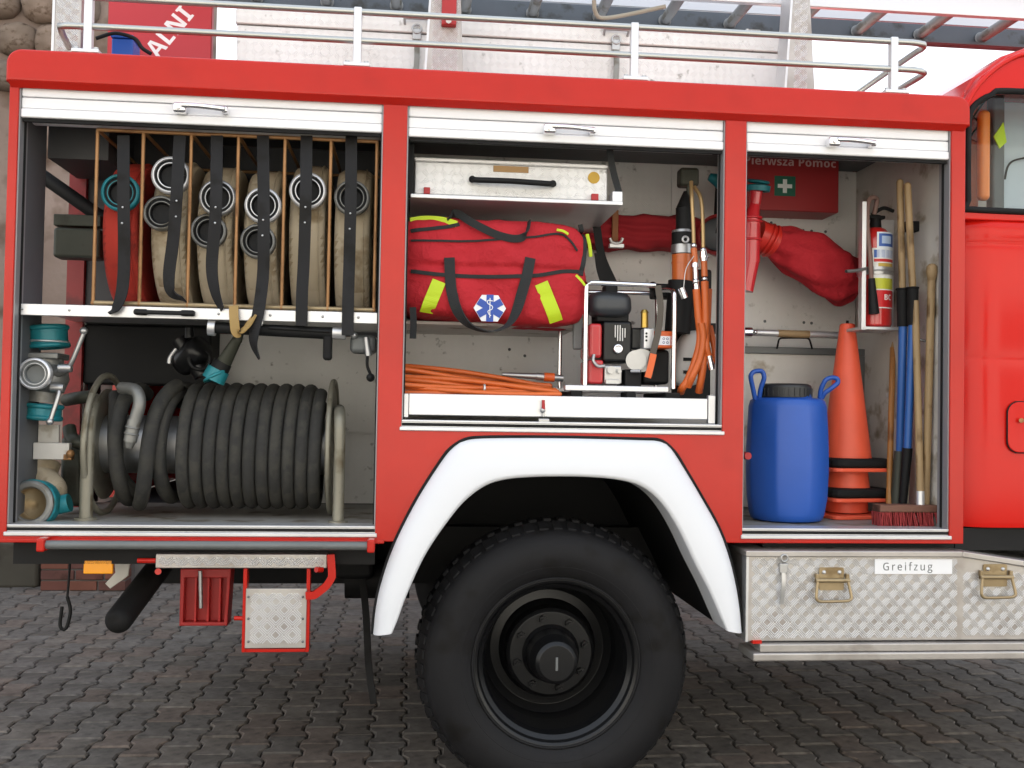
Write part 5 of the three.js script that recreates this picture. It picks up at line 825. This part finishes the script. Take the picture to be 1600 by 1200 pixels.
{ // blue barrel
  const cx = 1.3671, z = -0.29, rb = 0.1356, r = 0.1466, y1 = 1.3561;
  const h = y1 - FY;
  const t = thing('blue_barrel', 'blue plastic barrel with black lid and two loop handles', 'barrel', [cx, FY, z]);
  const prof = [[0, 0.006], [rb * 0.86, 0.002], [rb * 0.93, 0.008], [rb * 0.985, 0.03], [r * 0.975, h * 0.2], [r, h * 0.42], [r * 0.995, h * 0.6], [r * 0.965, h * 0.82], [r * 0.945, h * 0.93], [r * 0.9, h * 0.98], [r * 0.82, h], [r * 0.6, h + 0.002], [r * 0.58, h + 0.02]];
  let g = lathe(prof, [0, 0, 0], [0, 1, 0], 96);
  { const p = g.attributes.position; for (let i = 0; i < p.count; i++) { const x = p.getX(i), y = p.getY(i), zz = p.getZ(i), R = Math.hypot(x, zz); if (R > r * 0.85) { const a = Math.atan2(zz, x), q = Math.PI / 4, d = Math.cos(q / 2) / Math.cos((((a + 0.2) % q) + q) % q - q / 2), u = y / h, k = 0.5 * Math.max(0, Math.min(1, Math.min(u, 1 - u) * 6)); const s = 1 + (d * 1.03 - 1) * k; p.setX(i, x * s); p.setZ(i, zz * s); } } g = mergeVertices((() => { g.deleteAttribute('normal'); g.deleteAttribute('uv'); return g; })(), 1e-5); g.computeVertexNormals(); }
  part(t, 'barrel_body', g.translate(cx, FY, z), M.blue);
  const ly = FY + h + 0.003, lr = 0.0897;
  part(t, 'lid', lathe(crease([[0, 0.05], [lr * 0.85, 0.05], [lr * 0.97, 0.044], [lr, 0.036], [lr, 0.0], [lr * 0.9, -0.002], [0, -0.002]]), [cx - 0.005, ly, z], [0, 1, 0], 48), phy([0.02, 0.021, 0.022], 0.45));
  for (let k = 0; k < 28; k++) { const a = k / 28 * 6.283; part(t, 'lid_rib', box(-0.003, 0.003, 0.004, 0.034, lr - 0.002, lr + 0.003, 0.001).rotateY(a).translate(cx - 0.005, ly, z), phy([0.02, 0.021, 0.022], 0.45), t.children[1]); }
  part(t, 'handle', tube([[1.2404,1.3506,-0.27], [1.227,1.3938,-0.26], [1.216,1.4322,-0.25], [1.2276,1.4485,-0.25], [1.2559,1.4514,-0.25], [1.2655,1.4286,-0.25], [1.2577,1.3921,-0.26], [1.2546,1.3508,-0.27]], 0.0085, 50, 10, false, 0.4), M.blue);
  part(t, 'handle', tube([[1.481,1.3595,-0.27], [1.4813,1.3917,-0.26], [1.4935,1.424,-0.25], [1.5173,1.4337,-0.25], [1.5365,1.4294,-0.25], [1.5391,1.4156,-0.25], [1.5177,1.3968,-0.25], [1.4958,1.3781,-0.26], [1.4881,1.3596,-0.27]], 0.0085, 50, 10, false, 0.4), M.blue);
}
{ // traffic cones, stacked
  const cx = 1.6576, z = -0.44, tip = 1.6471, labels = ['tall orange traffic cone on top of the stack beside the barrel', 'orange traffic cone in the middle of the stack, only its base showing', 'orange traffic cone at the bottom of the stack, standing on the floor'];
  const H = tip - 1.0913, bases = [1.0913, 0.9806, FY + 0.001];
  bases.forEach((yb, i) => {
    const t = thing('traffic_cone', labels[i], 'traffic cone', [cx, yb, z], 'stacked traffic cones');
    const rb = 0.093, rt = 0.0279, hh = i === 0 ? H : H;
    const sc = 0.62;
    part(t, 'cone_body', [lathe(crease([[rb * 0.99, 0.018], [rb * 0.985, 0.05], [rt, hh - 0.004], [rt * 0.8, hh], [rt * 0.5, hh], [rt * 0.5, hh - 0.02]]).map(([a, b]) => [a - (i ? 0.006 * i : 0), Math.min(b, hh)]), [cx, yb, z], [0, 1, 0], 48)], M.cone);
    if (!i) part(t, 'cone_tip', cyl([cx, yb + hh - 0.01, z], [cx, yb + hh + 0.012, z], 0.007, 0.005, 10), M.black);
    const bw = 0.1325;
    part(t, 'cone_base', [ext(rrect(-bw, bw, -bw, bw, 0.03, 4), 0, 0.014, 0.004).rotateX(-Math.PI / 2).rotateY(0.18).translate(cx, yb, z)], M.cone);
    if (i < 2) part(t, 'rubber_collar', [ext(rrect(-bw * 0.95, bw * 0.95, -bw * 0.95, bw * 0.95, 0.05, 4), 0, 0.034, 0.012, 3).rotateX(-Math.PI / 2).rotateY(0.18).translate(cx, yb + 0.0145, z)], M.rubber);
  });
}
// ================================================================ on the roof
{
  const x0 = -0.6486, x1 = 1.4125, yl = 2.695, y0 = T - 0.012;
  const t = thing('roof_locker', 'long bright treadplate locker on the roof behind the rail', 'locker', [(x0 + x1) / 2, y0, -0.75]);
  part(t, 'locker_body', box(x0, x1, y0 + 0.0005, yl - 0.004, -1.05, -0.5, 0.004), M.treadCase);
  part(t, 'locker_lid', box(x0 - 0.006, x1 + 0.006, yl, yl + 0.055, -1.056, -0.494, 0.006), M.treadCase);
  for (const [px, x] of [[0, 0.0067], [1, 0.7578]]) {
    const l = part(t, 'toggle_latch', [box(x - 0.016, x + 0.016, yl - 0.03, yl + 0.012, -0.4995, -0.482, 0.004), torus([x, yl + 0.01, -0.482], [0, 0, 1], 0.016, 0.004, 20, 8)], M.steel);
    part(t, 'latch_lever', ribbon([[x, yl - 0.03, -0.482], [x + 0.002, yl - 0.09, -0.478], [x - 0.001, yl - 0.17, -0.482]], 0.02, 0.006, [1, 0, 0], 12), M.cast, l);
    part(t, 'handle', tube([[x - 0.045, yl + 0.03, -0.494], [x - 0.045, yl + 0.045, -0.475], [x + 0.045, yl + 0.045, -0.475], [x + 0.045, yl + 0.03, -0.494]], 0.005, 24, 8, false, 0.1), M.steel, l);
  }
}
{ // ladder
  const t = thing('roof_ladder', 'aluminium ladder lying on the roof supports, round rungs', 'ladder', [0.8, 2.86, -0.6]);
  const y = 2.862, rot = 0;
  part(t, 'side_rail', [box(-0.9, 3.2, y, y + 0.085, -0.475, -0.45, 0.004)], M.aluBright);
  part(t, 'side_rail', [box(-0.9, 3.2, y - 0.002, y + 0.085, -0.79, -0.765, 0.004), box(-0.9, 3.2, y - 0.002, y + 0.01, -0.764, -0.735)], std([0.16, 0.18, 0.21], 0.5, 0.6, { map: tDirt }));
  for (let k = 0; k < 15; k++) { const x = 0.4687 + (k - 5) * 0.272; part(t, 'rung', [cyl([x, y + 0.034, -0.7645], [x, y + 0.034, -0.476], 0.022, 0.022, 20), torus([x, y + 0.034, -0.758], [0, 0, 1], 0.023, 0.004, 22, 6)], M.rung); }
  part(t, 'upper_section', [box(-0.5, 3.2, y + 0.1, y + 0.19, -0.44, -0.41, 0.004), box(-0.5, 3.2, y + 0.1, y + 0.19, -0.83, -0.8, 0.004)], M.aluBright);
  part(t, 'pull_rope', tube([[0.6588,2.8255,-0.42], [0.6678,2.7906,-0.44], [0.6961,2.7757,-0.46], [0.7897,2.8061,-0.5], [0.9458,2.8415,-0.48]], 0.008, 40, 8), std([0.35, 0.32, 0.26], 0.8));
}
{ // red panel with white letters behind the rear of the roof
  const x0 = -1.1645, x1 = -0.7774, y0 = T - 0.012, y1 = 2.893;
  const t = thing('red_sign_panel', 'red panel with slanted white capital letters at the rear of the roof', 'sign', [(x0 + x1) / 2, y0, -0.72]);
  const w = x1 - x0, h = y1 - y0;
  part(t, 'panel', box(x0, x1, y0 + 0.0005, y1, -0.74, -0.702, 0.003), M.redMatt);
  part(t, 'lettering', sheetXY(x0 + 0.003, x1 - 0.003, y0 + 0.003, y1 - 0.003, -0.6995, 0.002), printed(w, h, (g, W, H) => {
    g.fillStyle = '#b82a33'; g.fillRect(0, 0, W, H); g.fillStyle = '#ece4e4'; g.save(); g.translate(W * 0.49, H * 0.54); g.rotate(-0.93); g.font = 'bold ' + Math.round(H * 0.185) + 'px sans-serif'; g.fillText('ALNI', 0, 0); g.restore();
  }, 512));
  const c = thing('blue_canister', 'small blue box on the roof in front of the red panel', 'box', [-1.0502,2.5625,-0.5]);
  part(c, 'box_body', box(-1.0913, -1.0152, T - 0.0115, 2.6183, -0.6, -0.5, 0.006), M.blue);
  part(c, 'box_lid', box(-1.0943, -1.0137, 2.6195, 2.6323, -0.605, -0.495, 0.004), M.blue);
  P('roof_cable', tube([[-1.1304,2.5962,-0.45], [-1.0648,2.6182,-0.45], [-0.998,2.6033,-0.45], [-0.9705,2.5701,-0.45], [-0.9389,2.551,-0.45]], 0.007, 40, 8), M.black);
}
// ================================================================ under the truck
{
  const x0 = -0.7493, x1 = -0.5833, y0 = 0.5543, y1 = 0.7451;
  const t = thing('wheel_chock', 'red plastic wheel chock hung under the folding step', 'wheel chock', [(x0 + x1) / 2, y0, -0.3]);
  part(t, 'chock_body', [ext(shape([[x0, y0], [x1 - 0.008, y0], [x1, y1], [x0, y1]], [[[x0 + 0.012, y0 + 0.012], [x0 + 0.014, y1 - 0.03], [x1 - 0.012, y1 - 0.03], [x1 - 0.02, y0 + 0.012]]]), -0.33, -0.25, 0.003), ext(shape([[x0 + 0.01, y0 + 0.01], [x1 - 0.016, y0 + 0.01], [x1 - 0.01, y1 - 0.02], [x0 + 0.01, y1 - 0.02]]), -0.33, -0.29)], phy([0.45, 0.016, 0.014], 0.45, { map: tMottle }));
  for (const u of [0.3, 0.55, 0.78]) part(t, 'rib', box(x0 + (x1 - x0) * u - 0.004, x0 + (x1 - x0) * u + 0.004, y0 + 0.012, y1 - 0.031, -0.2895, -0.256, 0.002), phy([0.45, 0.016, 0.014], 0.45));
  part(t, 'retaining_rod', cyl([-0.6753,0.6181,-0.23], [-0.6804,0.7418,-0.23], 0.007, 0.007, 10), M.steel);
}
// ================================================================ background
const WZ = -4.3;
{
  const t = thing('plastered_house', 'pale pinkish plastered house with rubble stones at the far left', 'house', [-5, 0, WZ - 2]);
  const tP = texture(512, (u, v) => { const a = nB(u, v), s = Math.max(0, nC(u, v) - 0.58) * 4; return [215 - 60 * a - 60 * s, 205 - 62 * a - 66 * s, 198 - 66 * a - 72 * s]; }, 2.2);
  const wall = std([0.5, 0.43, 0.39], 0.9, 0, { map: tP, bumpMap: tWave, bumpScale: 0.01 });
  const x1 = -2.2017;
  part(t, 'wall', box(-10, x1, 0, 6.5, WZ - 4, WZ), wall);
  part(t, 'plinth', [box(-10, -2.553, -0.01, 0.3204, WZ + 0.001, WZ + 0.1, 0.03)], std([0.13, 0.135, 0.115], 0.9, 0, { map: tP }));
  part(t, 'roof', [box(-10.3, x1 + 0.3, 6.501, 6.7, WZ - 4.3, WZ + 0.4), xf(box(-5.2, 4, 0, 0.2, -2.6, 2.6), [-4.6, 7.4, WZ - 1.9], 0.35)], std([0.2, 0.07, 0.04], 0.9));
  const sm = [[0.42, 0.36, 0.3], [0.5, 0.42, 0.35], [0.36, 0.32, 0.28], [0.52, 0.45, 0.38]].map(c => std(c, 0.9, 0, { map: tP, bumpMap: tFine, bumpScale: 0.004 }));
  const sg = [0, 1, 2].map(i => blob([0, 0, 0], [1, 1, 0.6], 2.6, 0.12, 1.6 + i * 0.4, 14, 10));
  sg.forEach(g => { g.setAttribute('uv', new THREE.Float32BufferAttribute(new Float32Array(g.attributes.position.count * 2).map((_, k) => k % 2 ? g.attributes.position.getY(k >> 1) : g.attributes.position.getX(k >> 1)), 2)); });
  for (let j = 0; j < 11; j++) for (let i = 0; i < 7; i++) {
    const x = x1 - 0.2 - i * 0.27 - (j % 2) * 0.13 + rr(-0.03, 0.03), y = 3.7316 + j * 0.24 - 0.1 + rr(-0.02, 0.02);
    if (y > 6.2) continue;
    const m = new THREE.Mesh(sg[(i + j) % 3], sm[(i * 3 + j * 5) % 4]); m.name = 'stone'; m.castShadow = m.receiveShadow = true;
    m.scale.set(rr(0.12, 0.155), rr(0.1, 0.135), 0.16); m.rotation.z = rr(-0.3, 0.3); m.position.set(x + 5, y, WZ + 0.02 - (WZ - 2)); t.add(m);
  }
  // the courtyard's brick step
  const s = thing('brick_step', 'low red brick step at the foot of the far left house', 'step', [-2.2151, 0, -4.1]);
  const bx0 = -2.4911, bx1 = -1.9125, bm = [[0.16, 0.06, 0.045], [0.2, 0.075, 0.05], [0.13, 0.055, 0.045]].map(c => std(c, 0.9, 0, { map: tDirt }));
  part(s, 'mortar', box(bx0 + 0.01, bx1 - 0.01, -0.01, 0.29, WZ + 0.002, -4.06), std([0.12, 0.11, 0.1], 0.95));
  for (let r = 0; r < 4; r++) { const n = 3; for (let k = 0; k < n; k++) { const w = (bx1 - bx0) / n, o = (r % 2) * 0.04; part(s, 'brick', box(bx0 + k * w + 0.006 + (k ? o : 0), bx0 + (k + 1) * w - 0.006 + (k < n - 1 ? o : 0), r * 0.074 + 0.004, r * 0.074 + 0.068, -4.2, -4.05 + 0.003 * ((r + k) % 3), 0.006, 1), bm[(r * 2 + k) % 3]); } }
}
{ // unseen white house added across the yard; its sunlit wall lights the open compartments
  const t = thing('added_house', 'unseen long white house added across the yard to light the truck compartments', 'house', [0, 0, 11.5]);
  part(t, 'wall', box(-24, 24, 0, 4.9, 8.5, 14.5), std([0.87, 0.84, 0.77], 0.9, 0, { map: tMottle }));
  part(t, 'roof', ext(shape([[8.2, 4.9], [15, 4.9], [11.6, 6.1]].map(([a, b]) => [-a, b])), -24.4, 24.4).rotateY(Math.PI / 2), std([0.22, 0.08, 0.05], 0.9));
  for (let k = 0; k < 8; k++) { const x = -17.5 + k * 5; const w = part(t, 'window', [box(x - 0.6, x - 0.5, 1.2, 2.7, 8.44, 8.499), box(x + 0.5, x + 0.6, 1.2, 2.7, 8.44, 8.499), box(x - 0.499, x + 0.499, 2.6, 2.7, 8.44, 8.499), box(x - 0.499, x + 0.499, 1.2, 1.3, 8.44, 8.499)], M.white); part(t, 'pane', box(x - 0.498, x + 0.498, 1.301, 2.599, 8.47, 8.499), phy([0.03, 0.035, 0.04], 0.05), w); }
}
{ // made-up shed added behind the truck to keep the paving there in shade
  const t = thing('added_shed', 'made-up low dark shed behind the truck, added to shade the paving', 'shed', [3.5, 0, -6]);
  const x0 = -1.9977, tw = std([0.3, 0.28, 0.26], 0.9, 0, { map: tDirt });
  part(t, 'wall', box(x0, 10, 0, 3.3, -7.6, -4.6), tw);
  part(t, 'roof', box(x0, 10.3, 3.301, 3.42, -7.9, -4.4), std([0.2, 0.08, 0.05], 0.9));
}
// ---------------------------------------------------------------- paving
{
  const joint = std([0.035, 0.033, 0.03], 0.95, 0, { map: tDirt });
  structure('ground', box(-60, 60, -0.3, -0.06, -60, 60), std([0.24, 0.23, 0.21], 0.95, 0, { map: tDirt }));
  const pave = structure('pavement', box(-7, 7, -0.059, -0.012, -4.6, 1.2), joint);
  const tS = texture(512, (u, v) => { const a = nB(u, v), s = Math.max(0, nC(u * 2 % 1, v * 2 % 1) - 0.6) * 3, f = nD(u, v); return [200 - 70 * a - 60 * s + 50 * (f - 0.5), 198 - 72 * a - 60 * s + 50 * (f - 0.5), 196 - 74 * a - 58 * s + 50 * (f - 0.5)]; }, 0.8);
  const tones = [[0.35, 0.32, 0.29], [0.39, 0.35, 0.31], [0.32, 0.295, 0.27], [0.39, 0.32, 0.275], [0.36, 0.335, 0.31]].map(c => std(c, 0.92, 0, { map: tS, bumpMap: tFine, bumpScale: 0.0015 }));
  // interlocking stone: straight ends, zigzag long sides
  const W = 0.13, L = 0.205, J = 0.0065, Z = 0.011, zig = [[Z, -0.5], [Z, -0.33], [-Z, -0.17], [-Z, 0.17], [Z, 0.33], [Z, 0.5]];   // wide ends, narrow waist
  const ringPts = inset => [...zig.map(([dx, t]) => [W / 2 - J / 2 - inset + dx, t * (L - J - 2 * inset)]), ...zig.slice().reverse().map(([dx, t]) => [-W / 2 + J / 2 + inset - dx, t * (L - J - 2 * inset)])];
  const stone = (() => {
    const a = ringPts(0.008), b = ringPts(0), n = a.length, pos = [], push = (...p) => p.forEach(q => pos.push(...q));
    const top = p => [p[0], 0, p[1]], mid = p => [p[0], -0.006, p[1]], low = p => [p[0], -0.045, p[1]];
    for (const t of THREE.ShapeUtils.triangulateShape(a.map(p => new THREE.Vector2(p[0], p[1])), [])) push(top(a[t[0]]), top(a[t[2]]), top(a[t[1]]));
    for (let k = 0; k < n; k++) { const q = (k + 1) % n; push(top(a[k]), mid(b[q]), mid(b[k]), top(a[k]), top(a[q]), mid(b[q])); push(mid(b[k]), low(b[q]), low(b[k]), mid(b[k]), mid(b[q]), low(b[q])); }
    const g = new THREE.BufferGeometry(); g.setAttribute('position', new THREE.Float32BufferAttribute(pos, 3));
    { const p = g.attributes.position; let up = 0; const v = i => V(p.getX(i), p.getY(i), p.getZ(i)); const nn = v(1).sub(v(0)).cross(v(2).sub(v(0))); if (nn.y < 0) for (let i = 0; i < p.count; i += 3) { const b1 = v(i + 1), c1 = v(i + 2); p.setXYZ(i + 1, c1.x, c1.y, c1.z); p.setXYZ(i + 2, b1.x, b1.y, b1.z); } }
    g.computeVertexNormals(); return g;
  })();
  const list = [];
  camera.updateMatrixWorld(true); camera.updateProjectionMatrix();
  const XS = -4.54;
  for (let i = 0; i < 74; i++) for (let j = 0; j < 26; j++) {
    const x = XS + W / 2 + i * W, z = 0.6 - j * L - (i % 2 ? L / 2 : 0);
    if (x > 5 || z < -4.5) continue;
    list.push({ x, z, y: rr(-0.0025, 0.0025), tx: rr(-0.006, 0.006), tz: rr(-0.006, 0.006), m: Math.floor(rnd() * 5) });
  }
  const uvg = new Map();
  const variant = (du, dv) => { const k = du + ',' + dv; if (!uvg.has(k)) { const g = stone.clone(), p = g.attributes.position, u = new Float32Array(p.count * 2); for (let i = 0; i < p.count; i++) { u[i * 2] = p.getX(i) + du * 0.27; u[i * 2 + 1] = p.getZ(i) + dv * 0.23; } g.setAttribute('uv', new THREE.BufferAttribute(u, 2)); uvg.set(k, g); } return uvg.get(k); };
  for (const s of list) { const p = V(s.x, 0, s.z).project(camera); s.vis = p.z < 1 && Math.abs(p.x) < 1.02 && p.y > -1.06; s.d = Math.hypot(s.x, s.z - 3.3); }
  const vis = list.filter(s => s.vis).sort((a, b) => a.d - b.d), near = new Set(vis.slice(0, 290)), rest = [[], [], [], [], []];
  for (const s of list) {
    const g = variant(Math.floor(rnd() * 3), Math.floor(rnd() * 3));
    if (near.has(s)) { const m = new THREE.Mesh(g, tones[s.m]); m.name = 'paver'; m.position.set(s.x, s.y, s.z); m.rotation.set(s.tx, 0, s.tz); m.castShadow = m.receiveShadow = true; pave.add(m); }
    else { const c = g.clone(); c.rotateX(s.tx); c.rotateZ(s.tz); c.translate(s.x, s.y, s.z); rest[s.m].push(c); }
  }
  rest.forEach((r, k) => { if (!r.length) return; const m = new THREE.Mesh(mergeGeometries(r), tones[k]); m.name = 'paver_field'; m.userData.kind = 'stuff'; m.castShadow = m.receiveShadow = true; pave.add(m); });
}
renderer.render(scene, camera);
